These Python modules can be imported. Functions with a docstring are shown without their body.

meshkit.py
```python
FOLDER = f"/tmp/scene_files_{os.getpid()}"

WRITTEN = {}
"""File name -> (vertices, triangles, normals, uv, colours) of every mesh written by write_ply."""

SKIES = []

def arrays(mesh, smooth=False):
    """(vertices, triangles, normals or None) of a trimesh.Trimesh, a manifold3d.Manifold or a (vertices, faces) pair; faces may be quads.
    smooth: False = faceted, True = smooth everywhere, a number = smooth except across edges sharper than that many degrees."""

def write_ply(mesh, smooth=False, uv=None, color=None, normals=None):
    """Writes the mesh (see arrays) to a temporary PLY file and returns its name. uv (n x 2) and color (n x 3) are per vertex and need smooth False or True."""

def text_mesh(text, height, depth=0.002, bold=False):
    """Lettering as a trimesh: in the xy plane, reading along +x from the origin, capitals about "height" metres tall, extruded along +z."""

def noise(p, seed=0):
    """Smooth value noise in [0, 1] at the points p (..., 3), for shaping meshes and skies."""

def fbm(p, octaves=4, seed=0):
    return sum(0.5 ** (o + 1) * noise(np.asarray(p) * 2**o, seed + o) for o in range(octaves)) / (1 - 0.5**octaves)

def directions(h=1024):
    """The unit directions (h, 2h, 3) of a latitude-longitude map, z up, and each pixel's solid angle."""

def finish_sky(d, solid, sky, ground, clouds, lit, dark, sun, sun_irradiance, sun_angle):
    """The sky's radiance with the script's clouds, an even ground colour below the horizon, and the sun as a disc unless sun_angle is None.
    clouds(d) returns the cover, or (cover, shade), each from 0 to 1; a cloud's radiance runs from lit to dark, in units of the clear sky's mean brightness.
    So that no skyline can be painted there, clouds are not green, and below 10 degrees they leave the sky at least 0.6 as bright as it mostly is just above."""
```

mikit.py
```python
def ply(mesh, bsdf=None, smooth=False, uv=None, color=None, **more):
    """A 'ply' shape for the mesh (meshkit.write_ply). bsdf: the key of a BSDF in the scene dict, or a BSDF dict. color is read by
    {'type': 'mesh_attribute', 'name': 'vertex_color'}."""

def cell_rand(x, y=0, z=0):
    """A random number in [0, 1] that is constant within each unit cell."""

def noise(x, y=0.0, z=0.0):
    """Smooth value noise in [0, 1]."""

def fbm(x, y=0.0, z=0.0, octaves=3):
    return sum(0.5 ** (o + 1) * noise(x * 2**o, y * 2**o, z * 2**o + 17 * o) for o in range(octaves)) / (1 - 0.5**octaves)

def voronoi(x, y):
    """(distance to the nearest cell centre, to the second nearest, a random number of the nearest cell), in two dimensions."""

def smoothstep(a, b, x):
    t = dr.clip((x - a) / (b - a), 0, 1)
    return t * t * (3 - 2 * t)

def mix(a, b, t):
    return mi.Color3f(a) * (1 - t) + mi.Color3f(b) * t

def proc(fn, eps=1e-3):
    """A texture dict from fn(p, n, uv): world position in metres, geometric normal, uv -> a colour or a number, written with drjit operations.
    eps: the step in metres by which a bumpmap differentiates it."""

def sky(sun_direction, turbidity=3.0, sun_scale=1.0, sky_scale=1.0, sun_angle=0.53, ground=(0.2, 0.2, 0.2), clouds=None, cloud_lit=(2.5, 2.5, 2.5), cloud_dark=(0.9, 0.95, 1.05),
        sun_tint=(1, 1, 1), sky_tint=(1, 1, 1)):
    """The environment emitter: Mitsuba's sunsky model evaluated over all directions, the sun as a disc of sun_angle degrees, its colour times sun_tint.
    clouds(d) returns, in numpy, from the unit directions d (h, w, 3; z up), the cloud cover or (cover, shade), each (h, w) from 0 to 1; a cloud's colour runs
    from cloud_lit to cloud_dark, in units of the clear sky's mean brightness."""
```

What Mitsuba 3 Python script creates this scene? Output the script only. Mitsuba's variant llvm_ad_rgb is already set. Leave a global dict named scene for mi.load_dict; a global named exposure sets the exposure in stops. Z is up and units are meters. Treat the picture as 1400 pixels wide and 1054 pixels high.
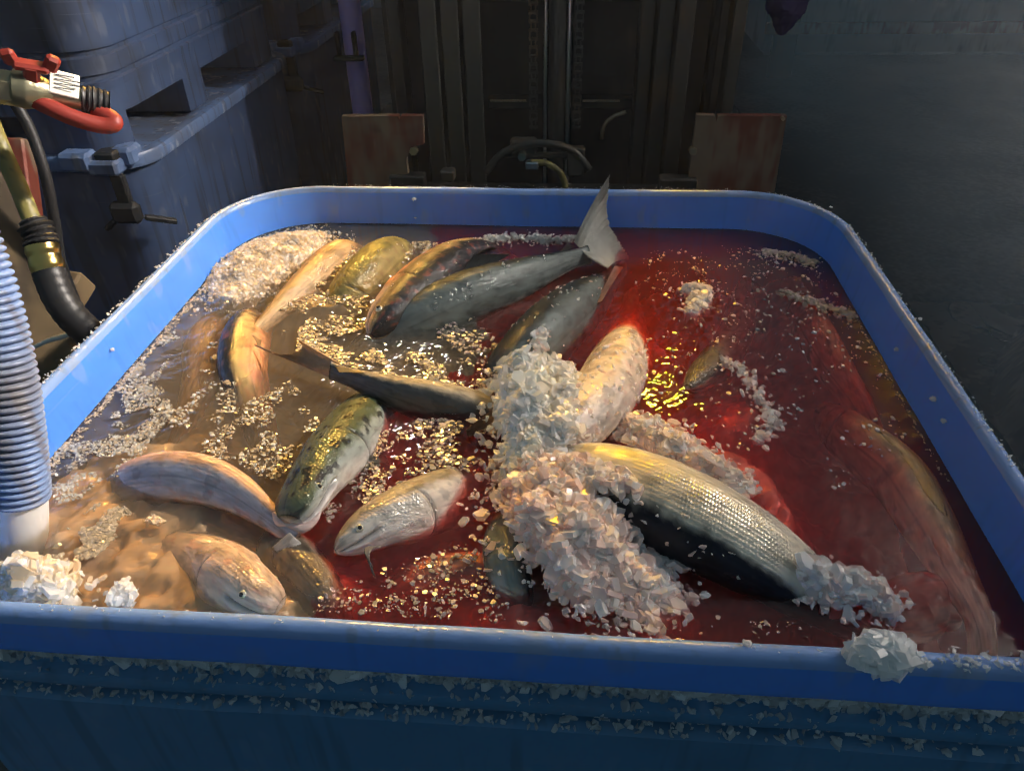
import math, random
import numpy as np, trimesh, manifold3d as m3, drjit as dr, mitsuba as mi
from shapely.geometry import Polygon, Point, LineString, box as sbox
import mikit, meshkit

scene, labels = {}, {}
T = mi.ScalarTransform4f

# ---------------------------------------------------------------- camera, sky, lamps, exposure
scene['haze_air'] = {'type': 'homogeneous', 'albedo': 0.95, 'sigma_t': 0.006}
MIST = ((0.98, 4.9), (-1.2, 5.1), (0.012, 2.35))     # the bank of mist rolling in on the right of the tub
def mist_density():
    n = (26, 48, 40)
    z, y, x = np.meshgrid(*[(np.arange(k) + .5) / k for k in n], indexing='ij')
    p = np.stack([MIST[i][0] + (MIST[i][1] - MIST[i][0]) * v for i, v in enumerate((x, y, z))], -1)
    e = lambda v, k: np.clip(np.minimum(v, 1 - v) / k, 0, 1)
    bank = np.clip((p[..., 0] - .98) / .75, 0, 1) ** 1.2 * e(y, .12) * np.clip((1 - z) / .15, 0, 1) * np.clip((1 - x) / .1, 0, 1)
    return (4.0 * bank * (.45 + 1.1 * meshkit.fbm(p * 1.5, 3, 4))).astype(np.float32)[..., None]
scene['mist_air'] = {'type': 'heterogeneous', 'albedo': 0.985, 'sigma_t': {'type': 'gridvolume', 'grid': mi.VolumeGrid(mist_density()),
                     'to_world': T().translate([m[0] for m in MIST]).scale([m[1] - m[0] for m in MIST])}}
scene['camera'] = {'type': 'perspective', 'fov': 68.7487, 'fov_axis': 'x', 'near_clip': 0.02, 'far_clip': 200.0,
                   'to_world': T().look_at(origin=list((0.101, -0.4115, 1.362)), target=list((0.024867, 0.396331, 0.777618)), up=list((-0.031203, 0.583993, 0.811159))),
                   'medium': {'type': 'ref', 'id': 'haze_air'}}
exposure = 2.15
scene['sky'] = mikit.sky((0.3, 0.6, 0.35), turbidity=3, sun_scale=0.0, sky_scale=0.40, clouds=lambda d: 1.0, ground=(0.05, 0.05, 0.05),
                         cloud_lit=(0.62, 1.0, 1.26), cloud_dark=(0.62, 1.0, 1.26))
WHITE_LAMP = dict(at=(3.05, 1.45, 3.20), aim=(0.14, 0.42, 0.7), radius=0.12, hood=0.50, rgb=np.array([1.0, 0.90, 0.80]) * 1560)
GOLD_LAMP = dict(at=(0.60, 2.60, 2.30), aim=(0.14, 0.48, 0.7), radius=0.042, hood=0.40, rgb=np.array([1.0, 0.50, 0.002]) * 1000)
GOLD_LAMP_B = dict(at=(-0.62, 2.60, 2.30), aim=(-0.18, 0.50, 0.7), radius=0.085, hood=0.60, rgb=np.array([1.0, 0.54, 0.09]) * 500)
ZW = 0.725          # level of the water in the tote

# ---------------------------------------------------------------- helpers
def numbered(key):
    if key not in scene and key not in labels and not any(k.startswith(key + '__') for k in scene):
        return key
    i = 1
    while ('%s_%03d' % (key, i)) in scene or ('%s_%03d' % (key, i)) in labels:
        i += 1
    return '%s_%03d' % (key, i)

def thing(name, label, cat, group=None, kind=None):
    key = numbered(name)
    labels[key] = {'label': label, 'category': cat}
    if group: labels[key]['group'] = group
    if kind: labels[key]['kind'] = kind
    return key

def put(name, mesh, bsdf, parent=None, smooth=False, label=None, cat=None, group=None, kind=None, **kw):
    key = numbered(parent + '__' + name if parent else name)
    scene[key] = mikit.ply(mesh, bsdf, smooth=smooth, **kw)
    d = {}
    if label: d['label'] = label
    if cat: d['category'] = cat
    if group: d['group'] = group
    if kind: d['kind'] = kind
    if d: labels[key] = d
    return key

def rgb(*c): return {'type': 'rgb', 'value': list(map(float, c))}
def two(b): return {'type': 'twosided', 'b': b}
def princ(base, rough=0.5, **k):
    return {'type': 'principled', 'base_color': base if isinstance(base, dict) else rgb(*base), 'roughness': rough, **k}
def bump(b, fn, scale=1.0, eps=5e-4): return {'type': 'bumpmap', 'arbitrary': mikit.proc(fn, eps), 'scale': scale, 'nested': b}
VC = {'type': 'mesh_attribute', 'name': 'vertex_color'}

def box(x0, x1, y0, y1, z0, z1, c=0.0):
    if c <= 0:
        return trimesh.creation.box(bounds=[[x0, y0, z0], [x1, y1, z1]])
    pts = []
    for s in ((c, 0, 0), (0, c, 0), (0, 0, c)):
        q = [(c - s[i]) for i in range(3)]
        for a in (x0 + q[0], x1 - q[0]):
            for b in (y0 + q[1], y1 - q[1]):
                for d in (z0 + q[2], z1 - q[2]):
                    pts.append((a, b, d))
    return trimesh.convex.convex_hull(np.array(pts))

def cat(ms): return trimesh.util.concatenate([m for m in ms if m is not None])

def spline(pts, n):
    """Catmull-Rom through pts, n samples evenly by arc length."""
    p = np.asarray(pts, float)
    p = np.vstack([2 * p[0] - p[1], p, 2 * p[-1] - p[-2]])
    out = []
    for i in range(1, len(p) - 2):
        t = np.linspace(0, 1, 24, endpoint=False)[:, None]
        a, b, c, d = p[i - 1], p[i], p[i + 1], p[i + 2]
        out.append(0.5 * (2 * b + (c - a) * t + (2 * a - 5 * b + 4 * c - d) * t**2 + (3 * b - a - 3 * c + d) * t**3))
    q = np.vstack(out + [p[-2:-1]])
    s = np.concatenate([[0], np.cumsum(np.linalg.norm(np.diff(q, axis=0), axis=1))])
    k = np.linspace(0, s[-1], n) if np.isscalar(n) else np.asarray(n) * s[-1]
    return np.stack([np.interp(k, s, q[:, i]) for i in range(p.shape[1])], 1), s[-1]

def frames(p, up0=None):
    t = np.gradient(p, axis=0); t /= np.linalg.norm(t, axis=1, keepdims=True)
    u = np.zeros_like(p)
    v = np.array(up0 if up0 is not None else ([0, 0, 1.0] if abs(t[0][2]) < 0.9 else [1.0, 0, 0]), float)
    for i in range(len(p)):
        v = v - (v @ t[i]) * t[i]; v /= np.linalg.norm(v); u[i] = v
    return t, u, np.cross(t, u)

def grid_faces(n, m, wrap=False):
    i, j = np.meshgrid(np.arange(n - 1), np.arange(m if wrap else m - 1), indexing='ij')
    a, b = i * m + j, i * m + (j + 1) % m
    c, d = (i + 1) * m + (j + 1) % m, (i + 1) * m + j
    return np.vstack([np.stack([a, b, c], -1).reshape(-1, 3), np.stack([a, c, d], -1).reshape(-1, 3)])

def tube(pts, rad, n=60, sides=20, caps=True, radfn=None):
    p, L = spline(pts, n) if len(pts) > 2 or n > 2 else (np.asarray(pts, float), 1)
    t, u, s = frames(p)
    r = np.broadcast_to(rad, (len(p),)).astype(float).copy() if np.isscalar(rad) else np.interp(np.linspace(0, 1, len(p)), np.linspace(0, 1, len(rad)), rad)
    if radfn is not None: r = radfn(np.linspace(0, L, len(p)), r)
    a = np.arange(sides) * 2 * np.pi / sides
    v = p[:, None] + r[:, None, None] * (np.cos(a)[None, :, None] * u[:, None] + np.sin(a)[None, :, None] * s[:, None])
    v = v.reshape(-1, 3); f = grid_faces(len(p), sides, True)[:, ::-1]
    if caps:
        k = len(v); v = np.vstack([v, p[0], p[-1]])
        j = np.arange(sides)
        f = np.vstack([f, np.stack([j * 0 + k, (j + 1) % sides, j], 1)[:, ::-1], np.stack([j * 0 + k + 1, j + k - sides, (j + 1) % sides + k - sides], 1)[:, ::-1]])
    m = trimesh.Trimesh(v, f, process=False); m.fix_normals(); return m

def ring(x0, x1, y0, y1, r, k=14):
    """Rounded rectangle, counter-clockwise; r: one radius, or those of the front and the back corners."""
    out = []; f, b = r if isinstance(r, tuple) else (r, r)
    for cx, cy, r, a0 in ((x1 - f, y0 + f, f, -90), (x1 - b, y1 - b, b, 0), (x0 + b, y1 - b, b, 90), (x0 + f, y0 + f, f, 180)):
        a = np.radians(np.linspace(a0, a0 + 90, k)); out.append(np.stack([cx + r * np.cos(a), cy + r * np.sin(a)], 1))
    return np.vstack(out)

def ring_sweep(x0, x1, y0, y1, r, prof, sub=0.03, wobble=0.0):
    """Sweeps the profile [(inset, z)] round a rounded rectangle."""
    layers = []
    for o, z in prof:
        q = ring(x0 + o, x1 - o, y0 + o, y1 - o, tuple(max(q_ - o, 0.02) for q_ in r) if isinstance(r, tuple) else max(r - o, 0.02))
        layers.append(q)
    base = layers[0]; nxt = np.roll(base, -1, axis=0)
    cnt = np.maximum(1, np.ceil(np.linalg.norm(nxt - base, axis=1) / sub).astype(int))
    V = []
    for (o, z), q in zip(prof, layers):
        qn = np.roll(q, -1, axis=0); pts = []
        for a, b, c in zip(q, qn, cnt):
            w = np.arange(c)[:, None] / c; pts.append(a * (1 - w) + b * w)
        xy = np.vstack(pts)
        V.append(np.column_stack([xy, np.full(len(xy), z)]))
    V = np.array(V); n, m = V.shape[:2]; V = V.reshape(-1, 3)
    if wobble:
        V = V + (meshkit.fbm(V * 6.0, 3, 5)[:, None] - 0.5) * wobble * np.array([1, 1, 0.6])
    return trimesh.Trimesh(V, grid_faces(n, m, True), process=False)

def outline_fill(x0, x1, y0, y1, r, z):
    q = ring(x0, x1, y0, y1, r); k = len(q)
    v = np.vstack([np.column_stack([q, np.full(k, z)]), [[(x0 + x1) / 2, (y0 + y1) / 2, z]]])
    j = np.arange(k); return trimesh.Trimesh(v, np.stack([j, (j + 1) % k, j * 0 + k], 1), process=False)

def to_m3(m):
    m = m.copy(); m.merge_vertices()
    return m3.Manifold(m3.Mesh(np.asarray(m.vertices, np.float32), np.asarray(m.faces, np.uint32)))
def from_m3(m):
    q = m.to_mesh(); return trimesh.Trimesh(q.vert_properties[:, :3], q.tri_verts, process=False)
def moved(m, x=0, y=0, z=0, rz=0, rx=0, ry=0, s=1.0):
    M = trimesh.transformations.euler_matrix(rx, ry, rz); M[:3, :3] *= s; M[:3, 3] = (x, y, z)
    m = m.copy(); m.apply_transform(M); return m
def between(a, b, r, sides=12):
    return tube([a, b], r, n=2, sides=sides)
def obox(a, b, w, h, up=(0, 0, 1), c=0.0):
    """A bar of section w x h from a to b."""
    a, b = np.asarray(a, float), np.asarray(b, float); t = b - a; L = np.linalg.norm(t); t /= L
    u = np.asarray(up, float); u = u - (u @ t) * t; u /= np.linalg.norm(u); s = np.cross(t, u)
    m = box(0, L, -w / 2, w / 2, -h / 2, h / 2, c); M = np.eye(4); M[:3, 0], M[:3, 1], M[:3, 2], M[:3, 3] = t, s, u, a
    M[:3, 1] = np.cross(u, t); m.apply_transform(M); m.fix_normals(); return m

# ---------------------------------------------------------------- materials
def plastic_fn(base, dirt, k=1.0, scuff=(0.32, 0.36, 0.42)):
    def fn(p, n, uv):
        a = mikit.fbm(p.x * 5, p.y * 5, p.z * 5, 3)
        b = mikit.fbm(p.x * 38, p.y * 38, p.z * 14, 3)
        c = mikit.mix(base, dirt, mikit.smoothstep(0.48, 0.80, a) * 0.55 * k)
        c = mikit.mix(c, scuff, mikit.smoothstep(0.60, 0.78, b) * 0.35 * k)
        run = mikit.fbm(p.x * 70, p.y * 70, p.z * 3.5, 3); scratch = mikit.noise(p.x * 16 + p.z * 130, p.y * 16 + p.z * 170, p.z * 40)
        c = mikit.mix(c, dirt, mikit.smoothstep(0.56, 0.74, run) * 0.40 * k)
        return mikit.mix(c, scuff, mikit.smoothstep(0.90, 0.97, scratch) * 0.18 * k)
    return mikit.proc(fn)
def micro_fn(f, k):
    return lambda p, n, uv: k * mikit.fbm(p.x * f, p.y * f, p.z * f, 3)

scene['blue_plastic'] = two(bump(princ(plastic_fn((0.080, 0.275, 0.86), (0.060, 0.20, 0.62), 0.7), 0.33, specular=0.5), micro_fn(55, 0.0012)))
scene['blue_plastic_shaded_dirty'] = two(bump(princ(plastic_fn((0.040, 0.070, 0.150), (0.034, 0.033, 0.032), 1.2, (0.12, 0.13, 0.16)), 0.5, specular=0.4), micro_fn(30, 0.003)))  # grime, and the stack's shadow darkened into the base colour
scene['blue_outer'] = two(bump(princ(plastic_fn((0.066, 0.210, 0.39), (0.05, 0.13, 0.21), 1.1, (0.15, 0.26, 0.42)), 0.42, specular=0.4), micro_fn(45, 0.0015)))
scene['lid_edge'] = two(bump(princ(plastic_fn((0.095, 0.155, 0.30), (0.08, 0.08, 0.085), 1.3), 0.4), micro_fn(60, 0.002)))
scene['shade_stained_plastic'] = two(bump(princ(plastic_fn((0.030, 0.050, 0.085), (0.07, 0.035, 0.02), 1.5, (0.05, 0.05, 0.05)), 0.5), micro_fn(45, 0.0015)))  # dark base stands in for shade below the waterline, brown stain over it
scene['rim_edge'] = two(bump(princ(plastic_fn((0.20, 0.34, 0.68), (0.20, 0.25, 0.34), 1.2), 0.28, specular=0.6), micro_fn(90, 0.0012)))
scene['grime'] = two(princ(plastic_fn((0.022, 0.024, 0.026), (0.05, 0.045, 0.04), 1.3, (0.05, 0.08, 0.14)), 0.6))
scene['black_rubber'] = two(princ((0.016, 0.016, 0.017), 0.45, specular=0.5))
scene['brass'] = two(bump(princ((0.72, 0.50, 0.16), 0.22, metallic=1.0), micro_fn(120, 0.0006)))
scene['dull_brass'] = two(bump(princ((0.34, 0.31, 0.20), 0.36, metallic=0.8), micro_fn(120, 0.001)))
scene['chrome'] = two(princ((0.55, 0.56, 0.56), 0.18, metallic=1.0))
scene['red_plastic'] = two(bump(princ((0.25, 0.028, 0.018), 0.5), micro_fn(150, 0.0006)))
scene['olive_paint'] = two(bump(princ(plastic_fn((0.20, 0.17, 0.045), (0.06, 0.055, 0.03), 1.6, (0.28, 0.26, 0.14)), 0.5), micro_fn(60, 0.003)))
scene['tag_paper'] = two(princ((0.75, 0.72, 0.62), 0.7))
scene['ink'] = two(princ((0.05, 0.05, 0.05), 0.7))
def rust_fn(base, rust, lo=0.5, hi=0.75):
    def fn(p, n, uv):
        a = mikit.fbm(p.x * 9 + 3, p.y * 9, p.z * 5, 4); b = mikit.fbm(p.x * 60, p.y * 60, p.z * 8, 2)
        return mikit.mix(base, rust, mikit.smoothstep(lo, hi, a * 0.75 + b * 0.25))
    return mikit.proc(fn)
scene['mast_steel'] = two(bump(princ(rust_fn((0.060, 0.062, 0.055), (0.10, 0.065, 0.035)), 0.42, metallic=0.5), micro_fn(70, 0.002)))
scene['mast_dark'] = two(princ(rust_fn((0.022, 0.022, 0.021), (0.05, 0.035, 0.022)), 0.5, metallic=0.2))
scene['plate_steel'] = two(bump(princ(rust_fn((0.17, 0.13, 0.09), (0.15, 0.035, 0.022), 0.42, 0.62), 0.55, metallic=0.3), micro_fn(45, 0.004)))
scene['bright_steel'] = two(princ((0.45, 0.36, 0.24), 0.3, metallic=0.9))
scene['violet_light_tint'] = two(bump(princ((0.50, 0.40, 0.85), 0.5), micro_fn(40, 0.002)))  # violet light on a white pole, put into its colour
scene['timber'] = two(bump(princ(rust_fn((0.16, 0.11, 0.055), (0.07, 0.05, 0.03), 0.4, 0.6), 0.8), micro_fn(40, 0.004)))
scene['canvas'] = two(bump(princ(rust_fn((0.085, 0.070, 0.055), (0.045, 0.04, 0.036), 0.45, 0.6), 0.85), micro_fn(60, 0.003)))
scene['violet_lit_twine'] = two(princ((0.05, 0.035, 0.12), 0.8))  # violet light on the net put into the twine colour
def ground_fn(p, n, uv):
    a = mikit.fbm(p.x * 2, p.y * 2, 0.0, 4); b = mikit.fbm(p.x * 60, p.y * 60, 0.0, 3)
    return mikit.mix((0.035, 0.036, 0.037), (0.075, 0.073, 0.07), mikit.smoothstep(0.3, 0.7, a * 0.7 + b * 0.3))
scene['wet_asphalt'] = two(bump(princ(mikit.proc(ground_fn), 0.35), lambda p, n, uv: 0.004 * mikit.fbm(p.x * 80, p.y * 80, 0.0, 3)))
scene['wall_paint'] = two(princ(rust_fn((0.13, 0.135, 0.145), (0.08, 0.08, 0.085)), 0.7))
scene['forklift_paint'] = two(princ(rust_fn((0.14, 0.085, 0.02), (0.05, 0.045, 0.04)), 0.5))
# fish: colours sit in the vertices (the skin's pattern, with light and shade in some kinds), scales in the bump
def scale_h(p, n, uv):
    u, v = uv.x / 0.0036, uv.y / 0.0030
    row = dr.floor(v); uu = u + 0.5 * (row - 2 * dr.floor(row / 2))
    a = uu - dr.floor(uu) - 0.5; b = v - row - 0.5
    d = dr.sqrt(dr.square(a * 1.2 + 0.25) + dr.square(b))
    return 0.0007 * dr.maximum(0, 0.75 - d) + 0.0006 * mikit.fbm(p.x * 180, p.y * 180, p.z * 180, 2)
def scale_edge(p, n, uv):
    u, v = uv.x / 0.0034, uv.y / 0.0027
    row = dr.floor(v); uu = u + 0.5 * (row - 2 * dr.floor(row / 2))
    a = uu - dr.floor(uu) - 0.5; b = v - row - 0.5
    d = dr.sqrt(dr.square(a * 1.1 + 0.28) + dr.square(b))
    return mikit.smoothstep(0.30, 0.66, d + 0.55 * (mikit.fbm(p.x * 45, p.y * 45, p.z * 45, 3) - 0.5)) * (0.35 + 0.65 * mikit.smoothstep(0.35, 0.62, mikit.fbm(p.x * 22 + 5, p.y * 22, p.z * 22, 2)))
def wet_h(p, n, uv): return 0.0026 * mikit.fbm(p.x * 150, p.y * 150, p.z * 150, 3) + scale_h(p, n, uv)
def clear_scales(p, n, uv):
    u, v = uv.x / 0.0040, uv.y / 0.0031
    row = dr.floor(v); uu = u + 0.5 * (row - 2 * dr.floor(row / 2))
    a = uu - dr.floor(uu) - 0.5; b = v - row - 0.5
    d = dr.sqrt(dr.square(a * 1.1 + 0.28) + dr.square(b))
    return mikit.smoothstep(0.36, 0.66, d + 0.35 * (mikit.fbm(p.x * 45, p.y * 45, p.z * 45, 3) - 0.5))
scene['silver_skin'] = two(bump({'type': 'blendbsdf', 'weight': mikit.proc(clear_scales), 'a': princ(VC, 0.24, metallic=0.75, specular=0.6), 'b': princ(VC, 0.5, metallic=0.10, specular=0.2)}, scale_h, 1.5, 3e-4))
def slime(p, n, uv): return 0.5 * scale_edge(p, n, uv)
scene['wet_skin'] = two(bump({'type': 'blendbsdf', 'weight': mikit.proc(slime), 'a': princ(VC, 0.18, metallic=0.15, specular=0.9, clearcoat=1.0, clearcoat_gloss=0.95), 'b': princ(VC, 0.55, specular=0.3)}, wet_h, 1.0, 3e-4))
scene['lip_skin'] = two(bump(princ((0.66, 0.50, 0.46), 0.3, specular=0.7), micro_fn(160, 0.001)))
scene['fin_skin'] = {'type': 'principledthin', 'base_color': VC, 'roughness': 0.30, 'diff_trans': 0.7, 'eta': 1.4, 'spec_trans': 0.1}
scene['eye_iris'] = two(princ((0.62, 0.60, 0.46), 0.15, metallic=0.5, clearcoat=1.0))
scene['eye_pupil'] = two(princ((0.008, 0.008, 0.009), 0.05, clearcoat=1.0))
scene['ice'] = {'type': 'mask', 'opacity': 0.54, 'm': two(princ(VC, 0.24, specular=0.6, clearcoat=0.5))}   # wet flakes, partly see-through
scene['ice_solid'] = two(princ(VC, 0.22, specular=0.5, clearcoat=0.3))
scene['bubble'] = {'type': 'thindielectric', 'int_ior': 1.33}
scene['grain'] = two(princ(VC, 0.25, specular=0.9))
scene['lamp_housing'] = two(princ((0.05, 0.05, 0.05), 0.5))

# ---------------------------------------------------------------- setting
put('ground', trimesh.Trimesh([[-20, -20, 0], [20, -20, 0], [20, 20, 0], [-20, 20, 0]], [[0, 1, 2], [0, 2, 3]], process=False), 'wet_asphalt', label='dark wet asphalt of the loading yard', cat='ground', kind='structure')

def floodlight(L, label, pole=True, parent=None):
    k = parent or thing('floodlight', label, 'floodlight')
    at, aim = np.array(L['at'], float), np.array(L['aim'], float)
    d = (aim - at) / np.linalg.norm(aim - at); R = L['radius']
    s = np.cross(d, [0, 0, 1.0]); s /= np.linalg.norm(s); u = np.cross(s, d)
    a = np.arange(32) * 2 * np.pi / 32
    v = np.vstack([at + R * (np.cos(a)[:, None] * s + np.sin(a)[:, None] * u), [at]])
    j = np.arange(32); lens = trimesh.Trimesh(v, np.stack([j, (j + 1) % 32, j * 0 + 32], 1), process=False)
    if lens.face_normals[0] @ d < 0: lens = trimesh.Trimesh(v, lens.faces[:, ::-1], process=False)
    sub = k if parent is None else numbered(k + '__work_light')
    lk = (sub + '__lens')
    scene[lk] = mikit.ply(lens, 'lamp_housing', emitter={'type': 'area', 'radiance': rgb(*L['rgb'])})
    M = np.eye(4); M[:3, 0], M[:3, 1], M[:3, 2], M[:3, 3] = s, u, d, at
    body = trimesh.creation.revolve([[0, -0.10], [R * 0.6, -0.10], [R * 1.15, -0.02], [R * 1.25, L.get('hood', .26)], [R * 1.22, L.get('hood', .26)], [R * 1.03, -0.006], [0, -0.012]], sections=32)  # long hood added to keep the beam off the surroundings
    body.apply_transform(M)
    scene[(sub + '__housing') if parent is None else sub] = mikit.ply(body, 'lamp_housing', smooth=30)
    if pole:
        b = at - d * 0.13
        put('bracket', cat([between(at - d * 0.06, b, 0.015), between(b, [b[0], b[1], b[2] - 0.3], 0.02)]), 'mast_steel', k)
        put('pole', cat([between([b[0], b[1], 0], [b[0], b[1], b[2] - 0.2], 0.035, 16), box(b[0] - 0.15, b[0] + 0.15, b[1] - 0.15, b[1] + 0.15, 0.002, 0.02)]), 'mast_steel', k)
floodlight(WHITE_LAMP, 'white floodlight on a steel pole behind the right side of the tub')

# ---------------------------------------------------------------- the blue fish tote
X0, X1, Y0, Y1, RC = -0.6, 0.6, -0.018, 1.058, (0.072, 0.19)
tote = thing('fish_tote', 'open blue plastic fish tub full of salmon, ice and bloody water', 'tub')
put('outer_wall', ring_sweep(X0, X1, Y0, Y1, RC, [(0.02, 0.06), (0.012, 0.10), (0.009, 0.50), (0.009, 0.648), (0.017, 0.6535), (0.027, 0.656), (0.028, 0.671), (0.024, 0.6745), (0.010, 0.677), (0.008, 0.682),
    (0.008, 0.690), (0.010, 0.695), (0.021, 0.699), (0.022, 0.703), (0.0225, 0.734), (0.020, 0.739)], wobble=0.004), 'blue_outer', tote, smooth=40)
put('rim_lip', ring_sweep(X0, X1, Y0, Y1, RC, [(0.0215, 0.7385), (0.004, 0.7415), (0.001, 0.745), (0.0, 0.752), (0.0, 0.782), (0.0006, 0.7875)], wobble=0.004), 'blue_plastic', tote, smooth=50)
put('rim_top', ring_sweep(X0, X1, Y0, Y1, RC, [(0.0006, 0.7875), (0.002, 0.794), (0.006, 0.7985), (0.011, 0.800), (0.016, 0.7985), (0.0195, 0.795), (0.0208, 0.790)], wobble=0.004), 'rim_edge', tote, smooth=50, label='pale worn top edge of the tub rim')
put('inner_wall', ring_sweep(X0, X1, Y0, Y1, RC, [(0.0206, 0.790), (0.0225, 0.778), (0.026, 0.75), (0.0298, 0.7262)], wobble=0.004), 'blue_plastic', tote, smooth=50)
put('shade_stained_wall', ring_sweep(X0, X1, Y0, Y1, RC, [(0.0298, 0.7262), (0.030, 0.720), (0.055, 0.12)], wobble=0.004), 'shade_stained_plastic', tote, smooth=50, label='blood-stained lower inside of the tub with shade darkened into its colour')
put('floor', outline_fill(X0 + 0.05, X1 - 0.05, Y0 + 0.05, Y1 - 0.05, 0.14, 0.12), 'blue_plastic', tote)
put('underside', outline_fill(X0 + 0.05, X1 - 0.05, Y0 + 0.05, Y1 - 0.05, 0.14, 0.06), 'blue_plastic', tote)
for x in (-0.42, 0.0, 0.42):
    put('foot', box(x - 0.11, x + 0.11, 0.07, 0.99, 0.001, 0.058, 0.01), 'blue_plastic', tote)
# dirt packed into the groove under the rim
put('dirt_seam', ring_sweep(X0, X1, Y0, Y1, RC, [(0.0235, 0.6572), (0.0205, 0.6600), (0.0205, 0.6685), (0.0225, 0.6712)], wobble=0.004), 'grime', tote, smooth=60)

# ---------------------------------------------------------------- bloody water
scene['blood_water'] = {'type': 'homogeneous', 'albedo': rgb(0.55, 0.07, 0.05), 'sigma_t': rgb(.22, .95, 1.0), 'scale': 58.0}
scene['cloudy_water_body'] = {'type': 'homogeneous', 'albedo': rgb(0.36, 0.31, 0.25), 'sigma_t': rgb(.62, .74, .94), 'scale': 40.0}
def water_height(x, y):
    p = np.stack([x, y, 0 * x], -1)
    left = np.clip((0.10 - x) / 0.35, 0.12, 1) ** 1.0
    h = 0.0032 * (meshkit.fbm(p * 11, 3, 1) - 0.5)
    h += 0.0042 * left * (meshkit.fbm(p * 42, 3, 2) - 0.5)
    h += 0.0014 * (meshkit.fbm(p * 120, 2, 3) - 0.5) * (0.45 + left)
    return ZW + h
CLOUDY = Polygon([q[:2] for q in [(-0.855, 1.3, 0.725), (-0.184, 1.059, 0.725), (-0.121, 0.742, 0.725), (-0.031, 0.579, 0.725), (-0.037, 0.479, 0.725), (-0.213, 0.399, 0.725), (-0.16, 0.308, 0.725), (-0.222, 0.199, 0.725), (-0.17, 0.113, 0.725), (-0.07, -0.063, 0.725), (-0.668, -0.105, 0.725), (-1.815, 1.002, 0.725)]])
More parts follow.
